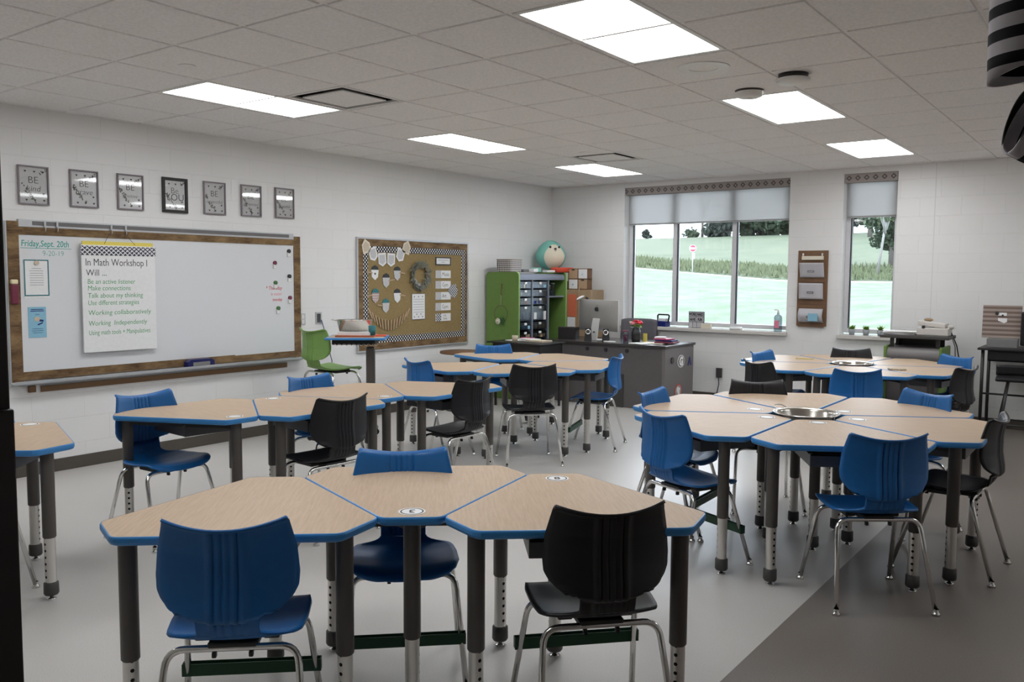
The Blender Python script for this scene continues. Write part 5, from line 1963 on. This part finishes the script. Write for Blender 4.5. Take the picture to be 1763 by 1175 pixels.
# black student table by the green cabinet
bx, by = -6.20, 8.33
t = thing('black_table', 'black open-front student table in front of the green cabinet', 'table', (-5.97, 8.36, 0))
zz_ = 0.775
MB().box((0, 0, zz_ - 0.009), (0.78, 0.56, 0.018), 0.004).build('top', 'black_wood', t)
b = MB()
b.box((0.02, -0.24, zz_ - 0.085), (0.68, 0.006, 0.13))
b.box((0.02, 0.24, zz_ - 0.085), (0.68, 0.006, 0.13))
b.box((0.36, 0, zz_ - 0.085), (0.006, 0.48, 0.13))
b.box((-0.32, 0, zz_ - 0.085), (0.006, 0.48, 0.13))
b.box((0.02, 0, zz_ - 0.147), (0.68, 0.48, 0.006))
b.build('book_box', 'black_wood', t)
for sx in (-0.30, 0.34):
    for sy in (-0.21, 0.21):
        MB().cyl((sx, sy, 0), (sx, sy, zz_ - 0.15), 0.016, n=12).build('leg', 'black_wood', t)
random.seed(31)
pl = [((-6.12, 8.36), (0.16, 0.22), 0.012, 'paper_white', 'white papers at the left of the black table'), ((-5.96, 8.42), (0.22, 0.17), 0.03, 'paper_white', 'stack of white papers in the middle of the black table'),
      ((-5.80, 8.38), (0.25, 0.20), 0.022, 'stone_beige', 'folded newspaper on the right of the black table'), ((-6.05, 8.50), (0.16, 0.08), 0.035, 'soap_pink', 'pink packet at the back of the black table')]
for (x, y), (sx, sy), hh_, mt, lb in pl:
    o = MB().box((0, 0, hh_ / 2), (sx, sy, hh_), 0.003).build('paper_stack', mt)
    o.location = (x, y, zz_ + 0.0005)
    o.rotation_euler = (0, 0, random.uniform(-0.3, 0.3))
    tag(o, lb, 'papers')
q = thing('cork_cup', 'small tan cork cup on the front of the black table', 'cup', (-6.00, 8.17, zz_))
MB().lathe([(0.001, 0), (0.034, 0), (0.036, 0.08), (0.033, 0.08), (0.031, 0.005), (0.001, 0.005)], n=24).build('cup', 'stone_beige', q)
q = thing('black_console', 'low black box on the left end of the teacher desk beside the computer', 'box', (-5.92, 9.22, TZ), (0, 0, 0.2))
MB().box((0, 0, 0.075), (0.24, 0.14, 0.15), 0.008).build('body', 'black_wood', q)
# blue marked box on floor under black table
q = thing('tissue_box', 'blue and white box under the black table', 'box', (-5.75, 8.30, 0.0), (0, 0, 0.2))
MB().box((0, 0, 0.32), (0.12, 0.12, 0.64), 0.004).build('body', 'blue_edge', q)
# round wooden side table
q = thing('side_table', 'low round wooden side table left of the far middle cluster', 'side table', (-6.35, 7.62, 0))
MB().lathe([(0.001, 0.66), (0.26, 0.66), (0.265, 0.67), (0.26, 0.685), (0.001, 0.685)], n=40).build('top', 'wood_brown', q)
MB().cyl((0, 0, 0.0), (0, 0, 0.66), 0.03).lathe([(0.2, 0.0), (0.2, 0.015), (0.03, 0.03)], n=28).build('pedestal', 'grey_cap', q)

# ------------------------------------------------------------------ windowsill and window wall things
q = thing('block_sign', 'black framed word sign WORK HARD HAVE FUN on the windowsill', 'sign', (-4.62, YB + 0.03, 0.9105), (PI / 2, 0, -0.04))
MB().box((0.0, 0.105, 0.0), (0.215, 0.21, 0.014)).build('frame', 'frame_black', q)
for (x0, x1, y0, y1, s_) in ((-0.102, -0.003, 0.148, 0.203, 'WORK'), (0.003, 0.102, 0.148, 0.203, 'HARD'), (-0.102, -0.003, 0.080, 0.142, 'HAVE'), (0.003, 0.102, 0.080, 0.142, 'FUN'), (-0.102, -0.052, 0.006, 0.074, 'BE'), (-0.046, 0.003, 0.006, 0.074, 'K'), (0.009, 0.102, 0.006, 0.074, 'KIND')):
    MB().box(((x0 + x1) / 2, (y0 + y1) / 2, 0.008), (x1 - x0, y1 - y0, 0.003)).build('tile', 'mail_fabric', q)
    if s_ in ('WORK', 'HARD', 'HAVE', 'FUN'):
        text('word', s_, 0.052, 'ink_black', q, ((x0 + x1) / 2, y0 + 0.010, 0.0100), align='CENTER', sx=0.62, offset=0.003)
q = thing('folded_card', 'small cream card leaning beside the word sign on the sill', 'card', (-4.47, YB + 0.0, 0.9105))
MB().box((0, 0, 0.03), (0.13, 0.05, 0.06), 0.003).build('card', 'cream_paper', q)
o = MB().box((0, 0, 0.018), (0.15, 0.07, 0.035), 0.012).build('soap_dish', 'sticker_white')
o.location = (-4.08, YB + 0.0, 0.9105)
tag(o, 'low white dish on the sill in the middle of the triple window', 'dish')
q = thing('soap_bottle', 'clear pump bottle at the right end of the triple window sill', 'bottle', (-3.56, YB + 0.02, 0.9105))
MB().lathe([(0.001, 0), (0.045, 0), (0.048, 0.02), (0.047, 0.17), (0.036, 0.195), (0.015, 0.205), (0.015, 0.22)], n=24).build('bottle_body', 'clear_plastic', q)
MB().cyl((0, 0, 0.215), (0, 0, 0.26), 0.012).box((-0.02, 0, 0.262), (0.06, 0.016, 0.012), 0.004).build('pump', 'sticker_white', q)
MB().box((0, -0.046, 0.09), (0.055, 0.004, 0.09), 0.001).build('label_patch', 'petal_pink', q)
random.seed(41)
for k, (x, lb) in enumerate(((-2.70, 'leftmost'), (-2.545, 'middle'), (-2.39, 'rightmost'))):
    q = thing('succulent_pot', '%s small green plant in a grey pot on the narrow windowsill' % lb, 'potted plant', (x, YB + 0.02, 0.9105), group='three small plants on the narrow windowsill')
    MB().lathe([(0.001, 0), (0.028, 0), (0.038, 0.065), (0.034, 0.065), (0.030, 0.055), (0.001, 0.055)], n=20).build('pot', 'pot_grey', q)
    b = MB()
    for j in range(60):
        a = random.uniform(0, 6.28)
        leaf(b, (random.uniform(-0.015, 0.015), random.uniform(-0.015, 0.015)), a, random.uniform(0.03, 0.045), 0.010, random.uniform(0.055, 0.085), random.uniform(0.2, 1.0))
    b.build('leaves', 'bright_green', q)
# wall mail organizer
q = thing('wall_file', 'brown wooden wall organizer with three fabric pockets between the windows', 'wall organizer', (-3.155, YB - 0.001, 1.436), BW_)
MB().box((0, 0, 0.009), (0.345, 0.885, 0.018), 0.002).build('backboard', 'wood_brown', q)
MB().box((0, 0.355, 0.028), (0.25, 0.045, 0.03), 0.004).build('top_pocket', 'cream_paper', q)
for sx in (-1, 1):
    MB().tube([(sx * 0.11, 0.40, 0.02), (sx * 0.11, 0.405, 0.035), (sx * 0.11, 0.375, 0.038)], 0.009, 8).build('hook', 'sticker_white', q)
for k, (zc, hh_) in enumerate(((0.215, 0.165), (-0.030, 0.185), (-0.315, 0.155))):
    P = []
    for i in range(9):
        v = i / 8
        row = []
        for j in range(9):
            u = j / 8 * 2 - 1
            out = 0.03 + 0.055 * (v if k == 0 else (0.5 + 0.5 * v if k == 1 else math.sin(v * PI) * 0.9 + 0.1)) * (1 - 0.15 * u * u)
            row.append((u * 0.140, zc - hh_ / 2 + v * hh_, out))
        P.append(row)
    vs, fs = shell(P, 0.004)
    pk = MB().add(vs, fs, True).box((0, zc - hh_ / 2, 0.03), (0.28, 0.004, 0.03)).build('pocket', 'mail_fabric', q)
    MB().frame(-0.036, 0.036, zc - 0.028, zc - 0.006, 0.004, 0.082, 0.088).build('label_holder', 'ink_black', pk)
    MB().box((0, zc - hh_ / 2 - 0.045, 0.022), (0.30, 0.03, 0.010)).build('slat', 'wood_brown', q)
MB().box((0.04, -0.335, 0.093), (0.11, 0.09, 0.004), 0.001).build('blue_note', 'light_blue_paper', q)

# printer stand
px0, px1 = -2.19, -1.63
t = thing('printer_stand', 'grey and green rolling cart with a raised black shelf under the windows', 'cart', ((px0 + px1) / 2, 9.74, 0))
w = (px1 - px0) / 2
for sx in (-1, 1):
    MB().box((sx * (w - 0.015), 0, 0.48), (0.03, 0.46, 0.76), 0.012).build('side_panel', 'cabinet_green', t)
MB().lathe([(0.09, -w + 0.03), (0.09, w - 0.03)], n=28, mtx=Matrix.Translation((0, -0.13, 0.755)) @ Matrix.Rotation(PI / 2, 4, 'Y')).box((0, 0.04, 0.79), (2 * w - 0.06, 0.34, 0.11), 0.01).box((0, 0, 0.40), (2 * w - 0.06, 0.42, 0.58)).build('body', 'laminate_grey_light', t)
for sx in (-1, 1):
    for sy in (-0.13, 0.13):
        MB().box((sx * (w - 0.06), sy, 0.893), (0.035, 0.03, 0.10)).build('riser', 'black_wood', t)
MB().box((0, 0, 0.955), (2 * w + 0.10, 0.40, 0.035), 0.006).build('shelf', 'grey_cap', t)
MB().box((0, 0.16, 0.893), (2 * w - 0.14, 0.01, 0.094)).build('back_panel', 'black_wood', t)
for sx in (-1, 1):
    for sy in (-0.18, 0.18):
        MB().cyl((sx * (w - 0.06) - 0.012, sy, 0.03), (sx * (w - 0.06) + 0.012, sy, 0.03), 0.03, n=16).box((sx * (w - 0.06), sy, 0.078), (0.03, 0.03, 0.045)).build('caster', 'black_plastic', t)
q = thing('printer', 'white compact printer on the raised shelf', 'printer', (-1.75, 9.73, 0.973))
MB().box((0, 0, 0.04), (0.30, 0.24, 0.08), 0.01).build('body', 'stone_beige', q).data.materials[0] = M['sill_stone']
MB().box((-0.02, 0.02, 0.115), (0.27, 0.20, 0.05), 0.012, 0, None, 0, 0.12).build('lid', 'sill_stone', q)
MB().cyl((-0.085, -0.10, 0.088), (-0.085, -0.122, 0.088), 0.016, n=16).build('knob', 'ink_black', q)
MB().ball((-0.06, 0, 0.16), (0.045, 0.03, 0.018), 8).build('cable_bundle', 'kraft_brown', q)
MB().ball((0.15, 0.0, 0.09), (0.035, 0.03, 0.026), 8).build('adapter', 'sill_stone', q)
MB().tube([(0.15, 0.05, 0.03), (0.20, 0.08, -0.10), (0.23, 0.14, -0.30), (0.25, 0.20, -0.55)], 0.006, 8).build('power_cord', 'ink_black', q)
MB().tube([(0.14, 0.06, 0.03), (0.18, 0.12, -0.12), (0.185, 0.16, -0.35), (0.19, 0.20, -0.6)], 0.004, 8).build('power_cord', 'ink_black', q)
b = MB()
random.seed(50)
for k in range(5):
    b.box((random.uniform(-0.02, 0.02), random.uniform(-0.02, 0.02), 0.004 + 0.007 * k), (0.30, 0.21, 0.005), 0.001, random.uniform(-0.25, 0.25))
o = b.build('paper_stack', 'paper_white')
o.location = (-2.07, 9.70, 0.974)
tag(o, 'loose stack of white papers on the left of the printer shelf', 'papers')

# black table at the far right with boards and a stool
t = thing('black_side_table', 'tall black table against the window wall at the far right', 'table', (-0.90, 9.86, 0))
MB().box((0, 0, 0.865), (0.86, 0.52, 0.022), 0.004).build('top', 'black_wood', t)
b = MB().box((0.03, -0.20, 0.80), (0.74, 0.02, 0.11)).box((0.03, 0.20, 0.80), (0.74, 0.02, 0.11)).box((0.03, 0, 0.752), (0.74, 0.42, 0.01))
b.build('under_shelf', 'black_wood', t)
for sx in (-0.385, 0.385):
    for sy in (-0.22, 0.22):
        MB().cyl((sx, sy, 0), (sx, sy, 0.855), 0.016, n=12).build('leg', 'black_wood', t)
MB().tube([(-0.385, -0.22, 0.42), (0.385, -0.22, 0.42)], 0.01, 8).build('rail', 'black_wood', t)
q = thing('slat_print_board', 'grey brown wood-look display board with a white tag on the black table', 'display board', (-1.16, 9.86, 0.966), (PI / 2 - 0.10, 0, 0.02))
MB().box((0, 0.165, 0), (0.345, 0.33, 0.012), 0.002).build('board', 'wood_slat_print', q)
MB().prism([(-0.035, 0.20), (0.045, 0.20), (0.045, 0.165), (0.02, 0.150), (-0.035, 0.175)], 0.008, 0.012).prism([(-0.035, 0.255), (0.04, 0.255), (0.04, 0.225), (-0.035, 0.225)], 0.008, 0.011).build('tag', 'sticker_white', q)
MB().box((-0.045, 0.250, 0.012), (0.03, 0.028, 0.008), 0.002).box((0.005, 0.228, 0.012), (0.016, 0.016, 0.008)).build('clip', 'ink_black', q)
q = thing('display_base', 'low grey box under the wood-look display board', 'box', (-1.14, 9.86, 0.876))
MB().box((0, 0, 0.043), (0.27, 0.18, 0.086), 0.003).build('body', 'grey_plastic', q)
q = thing('black_monitor', 'black screen at the right edge on the black table', 'monitor', (-0.80, 9.84, 0.876))
MB().box((0, 0, 0.19), (0.38, 0.03, 0.34), 0.02).build('screen_shell', 'black_plastic', q)
MB().box((0, 0.03, 0.01), (0.22, 0.16, 0.02), 0.005).cyl((0, 0.03, 0.01), (0, 0.03, 0.10), 0.02).build('stand', 'black_plastic', q)
q = thing('folding_stool', 'black backed stool with splayed legs before the black table', 'stool', (-0.93, 9.45, 0), (0, 0, 0.1))
MB().box((0, 0.02, 0.60), (0.42, 0.34, 0.035), 0.015).build('seat', 'black_plastic', q)
P = [[(u / 6 * 0.21, 0.16 - 0.02 * (u / 6) ** 2, 0.62 + v * 0.025) for u in range(-6, 7)] for v in range(0, 5)]
vs, fs = shell(P, 0.02)
MB().add(vs, fs, True).build('backrest', 'black_plastic', q)
for sx, sy, ex_, ey in ((-1, -1, -0.17, -0.28), (1, -1, 0.19, -0.28), (-1, 1, -0.19, 0.20), (1, 1, 0.19, 0.20)):
    MB().tube([(sx * 0.10, sy * 0.10, 0.59), (ex_, ey, 0.012)], 0.014, 10).build('leg', 'black_wood', q)
MB().tube([(-0.165, -0.22, 0.18), (0.165, -0.22, 0.18)], 0.009, 8).tube([(-0.165, 0.17, 0.18), (0.165, 0.17, 0.18)], 0.009, 8).build('foot_rail', 'black_wood', q)
b = MB()
P = []
random.seed(60)
for i in range(9):
    v = i / 8
    P.append([(0.075 * (1 - 0.75 * v) * math.cos(a) * (1 + 0.25 * random.random()), 0.06 * (1 - 0.75 * v) * math.sin(a) * (1 + 0.25 * random.random()), v * 0.22) for a in [2 * PI * k / 14 for k in range(14)]])
vs = [p_ for row in P for p_ in row]
fs = [[i * 14 + k, i * 14 + (k + 1) % 14, (i + 1) * 14 + (k + 1) % 14, (i + 1) * 14 + k] for i in range(8) for k in range(14)] + [list(reversed(range(14)))]
o = b.add(vs, fs, True).build('plastic_bag', 'bag_plastic')
o.location = (-1.10, 9.30, 0.0)
tag(o, 'crumpled pale plastic bag on the floor by the black table', 'bag')
# outlet by teacher desk
q = thing('wall_outlet', 'dark outlet box low on the window wall right of the teacher desk', 'outlet', (-4.28, YB - 0.001, 0.36), BW_)
MB().box((0, 0, 0.012), (0.075, 0.12, 0.022), 0.003).build('plate', 'grey_cap', q)
MB().tube([(0, -0.04, 0.03), (0.01, -0.14, 0.035), (-0.02, -0.28, 0.03)], 0.006, 8).build('cord', 'ink_black', q)

# ------------------------------------------------------------------ striped bow hanging by the door
q = thing('striped_bow', 'black and white striped ribbon bow hanging at the top right', 'bow', (-0.102, 1.10, 1.787))


def sleeve(r, h, tilt, n=36, m=16, twist=0.0):
    """open fabric sleeve hanging down, rim lower on one side"""
    P = []
    for i in range(m + 1):
        v = i / m
        row = []
        for k in range(n + 1):
            a = 2 * PI * k / n
            q_ = r * (0.96 + 0.05 * math.sin(v * 5))
            row.append((q_ * math.cos(a) + 0.006 * v, q_ * 0.85 * math.sin(a), v * h + tilt * math.cos(a) * r))
        P.append(row)
    return shell(P, 0.003)


vs, fs = sleeve(0.054, 0.30, 0.25)
MB().add(vs, fs, True).build('upper_loop', 'stripe_fabric', q)
o = MB()
vs, fs = sleeve(0.036, 0.16, 0.15)
vs = [(x_, y_, z_ + 0.0088) for x_, y_, z_ in vs]
o.add(vs, fs, True)
o = o.build('lower_loop', 'stripe_fabric', q)
o.location = (-0.030, 0.0, -0.052)
o.rotation_euler = (0.0, 1.95, 0.5)
MB().ball((0.02, 0, 0.005), (0.026, 0.03, 0.02), 8).build('knot', 'ink_black', q)
MB().cyl((0.006, 0, 0.29), (0.006, 0, H - 1.787), 0.003, n=8).build('cord', 'ink_black', q)

# ------------------------------------------------------------------ outdoors


def ground_z(x, y):
    s = x / max(y, 1)
    zc = HC + 80 * (-0.0045 + 0.0155 * max(0.0, min(1.2, (-s - 0.34) / 0.2)))
    zf = HC + y * (0.050 + 0.004 * (s + 0.4))
    if y <= 78:
        t = (y - 10.6) / (78 - 10.6)
        return -0.12 + (zc - 0.12 + 0.12 + 0.12) * max(0, t) ** 1.25
    if y <= 90:
        return zc + 0.005 * (y - 78) + 0.015 * (y - 78) * max(0, -s - 0.36) * 4
    z90 = zc + 0.06 + 0.18 * max(0, -s - 0.36) * 4
    t = min(1, (y - 90) / 75)
    zf165 = HC + 165 * (0.050 + 0.004 * (s + 0.4))
    return z90 + (zf165 - z90) * (t ** 0.85) + (0 if y < 165 else -0.04 * (y - 165))


def terrain(name, ys, mat, s0=-0.85, s1=0.35, ns=60, dz=0.0):
    vs, fs = [], []
    for y in ys:
        for k in range(ns + 1):
            x = (s0 + (s1 - s0) * k / ns) * y
            vs.append((x, y, ground_z(x, y) + dz))
    for i in range(len(ys) - 1):
        for k in range(ns):
            a = i * (ns + 1) + k
            fs.append([a, a + 1, a + ns + 2, a + ns + 1])
    o = MB().add(vs, fs, True).build(name, mat)
    o['kind'] = 'structure'
    return o


terrain('lawn', [YB + TW + 0.01] + [11 + (78 - 11) * k / 40 for k in range(41)], 'lawn', -1.0, 0.4)
terrain('curb', [78, 79.0], 'curb')
terrain('road', [79.0, 82, 86, 88.5], 'asphalt', dz=-0.04)
terrain('curb', [88.5, 90], 'curb')
terrain('field', [90 + 5 * k for k in range(26)], 'field')
# roadside weeds: low tufts along the far curb
random.seed(70)
b = MB()
for k in range(5200):
    s = random.uniform(-0.62, -0.18)
    y = random.uniform(90.5, 100)
    x = s * y
    z = ground_z(x, y)
    h = random.uniform(0.2, 0.75)
    a = random.uniform(0, PI)
    wd = random.uniform(0.08, 0.2)
    o_ = len(b.v)
    b.v += [(x - wd * math.cos(a), y - wd * math.sin(a), z), (x + wd * math.cos(a), y + wd * math.sin(a), z), (x + random.uniform(-0.2, 0.2), y, z + h)]
    b.f.append([o_, o_ + 1, o_ + 2])
    b.sm.append(False)
o = b.build('roadside_grass', 'tall_grass')
tag(o, 'tall green weeds along the far edge of the road outside', 'grass', kind='stuff')


def tree(x, y, h, w, mat, label, trunk='tree_bark', base=0.25, n=2600, lean=0.0, leafs=0.45, conical=False, seed=1, sparse=1.0):
    random.seed(seed)
    z0 = ground_z(x, y) - 0.1
    t = thing('tree', label, 'tree', (x, y, z0), group='trees beyond the field')
    tk = MB()
    tw = 0.012 if trunk == 'birch_bark' else 0.022
    tk.tube([(0, 0, 0), (lean * h * 0.3, 0, h * 0.35), (lean * h * 0.7, 0, h * 0.75)], [tw * h, tw * 0.7 * h, tw * 0.3 * h], 8)
    for k in range(7):
        a = random.uniform(0, 2 * PI)
        zz = h * random.uniform(0.3, 0.6)
        tk.tube([(lean * zz, 0, zz), (lean * zz + w * 0.3 * math.cos(a), w * 0.3 * math.sin(a), zz + h * 0.2)], [0.012 * h, 0.004 * h], 6)
    tk.build('trunk', trunk, t)
    cl = []
    for k in range(26):
        while True:
            u = Vector((random.uniform(-1, 1), random.uniform(-1, 1), random.uniform(-1, 1)))
            if u.length < 1:
                break
        v = (u.z + 1) / 2
        k_ = (1 - v) * 1.0 + 0.08 if conical else 1.0
        cl.append((u.x * w * 0.40 * k_ + lean * h * 0.5, u.y * w * 0.40 * k_, h * (base + (1 - base) * (0.08 + 0.84 * v)), w * random.uniform(0.14, 0.24) * (0.6 if conical else 1)))
    lv = MB()
    for k in range(n):
        c = random.choice(cl)
        d = Vector((random.gauss(0, 1), random.gauss(0, 1), random.gauss(0, 1))).normalized() * c[3] * random.uniform(0.5, 1.05)
        p = Vector(c[:3]) + Vector((d.x, d.y, d.z * 0.8))
        n1_ = Vector((random.gauss(0, 1), random.gauss(0, 1), random.gauss(0, 1))).normalized()
        n2_ = n1_.cross(Vector((0.3, 0.8, 0.5))).normalized()
        l = leafs * random.uniform(0.6, 1.3)
        o_ = len(lv.v)
        lv.v += [tuple(p - n1_ * l), tuple(p + n2_ * l * 0.6), tuple(p + n1_ * l), tuple(p - n2_ * l * 0.6)]
        lv.f.append([o_, o_ + 1, o_ + 2, o_ + 3])
        lv.sm.append(False)
    lv.build('crown', mat, t)


Y = 166
for k, (s, h, w, mt, lb, con, sd, dy_) in enumerate([
        (-0.525, 2.4, 3.4, 'tree_leaf_dark', 'small lone dark tree on the skyline in the left pane', True, 1, 0),
        (-0.462, 2.0, 3.6, 'tree_leaf_mid', 'low round bush on the skyline in the middle pane', False, 2, 0),
        (-0.427, 17.0, 7.0, 'tree_leaf_dark', 'tall sparse tree at the left end of the tree line', False, 3, 9),
        (-0.424, 4.0, 6.5, 'tree_leaf_dark', 'dark bush under the tall tree at the left of the tree line', False, 4, 0),
        (-0.394, 12.0, 10.0, 'tree_leaf_mid', 'dense green tree just right of the second mullion', False, 5, 4),
        (-0.370, 15.0, 12.0, 'tree_leaf_dark', 'darkest tree in the right pane', False, 6, 14),
        (-0.346, 14.0, 14.0, 'tree_leaf_mid', 'broad green tree in the right pane', False, 7, 3),
        (-0.314, 15.0, 12.0, 'tree_leaf_dark', 'dark tree at the right end of the triple window view', False, 8, 12)]):
    tree(s * (Y + dy_), Y + dy_, h, w, mt, lb, base=0.0 if k != 2 else 0.3, n=5200 if k > 3 else (2200 if k == 3 else 700), conical=con, seed=sd, leafs=(0.3, 0.3, 0.5, 0.5, 0.6, 0.6, 0.6, 0.6)[k])
tree(-0.447 * 172, 172, 16.0, 9.0, 'tree_leaf_pale', 'thin sparse tree on the skyline left of the tree line', base=0.35, n=420, seed=9, leafs=0.5)
tree(-0.249 * 150, 150, 19.0, 11.0, 'tree_leaf_pale', 'pale green tree seen high in the narrow window', base=0.25, n=3800, seed=10, leafs=0.5)
tree(-0.268 * 166, 166, 13.0, 11.0, 'tree_leaf_dark', 'dark bushy tree at the left of the narrow window view', base=0.0, n=3000, seed=11, leafs=0.5)
tree(-0.226 * 100, 100, 14.0, 6.5, 'tree_leaf_mid', 'mid green tree at the right of the narrow window view', base=0.0, n=4200, seed=12, leafs=0.3)
tree(-0.240 * 93, 93, 13.0, 3.2, 'tree_leaf_pale', 'leaning pale birch in front of the trees in the narrow window', trunk='birch_bark', base=0.35, n=500, lean=0.14, seed=13, leafs=0.22)

# stop sign
sx_, sy_ = -0.4592 * 80, 80.0
sz = ground_z(sx_, sy_)
t = thing('stop_sign', 'red octagonal stop sign on a post by the road outside', 'stop sign', (sx_, sy_, sz), (0, 0, math.radians(25)))
MB().cyl((0, 0.03, -0.3), (0, 0.03, 2.75), 0.045, n=8).build('post', 'galvanised', t)
zc = 1.56 + 0.0360 * 80 - sz
mo = Matrix.Translation((0, 0, zc)) @ Matrix.Rotation(PI / 2, 4, 'X')
MB().prism([(0.36 * math.cos(PI / 8 + k * PI / 4), 0.36 * math.sin(PI / 8 + k * PI / 4)) for k in range(8)], 0.0, 0.012, mo).build('white_border', 'sticker_white', t)
MB().prism([(0.335 * math.cos(PI / 8 + k * PI / 4), 0.335 * math.sin(PI / 8 + k * PI / 4)) for k in range(8)], 0.012, 0.016, mo).build('face', 'sign_red', t)
text('lettering', 'STOP', 0.27, 'sticker_white', t, (0, -0.018, zc - 0.09), (PI / 2, 0, 0), align='CENTER', sx=0.85, offset=0.008)
MB().box((0.08, -0.02, zc - 0.75), (0.22, 0.01, 0.5)).build('small_plate', 'sticker_white', t)

bpy.context.view_layer.update()
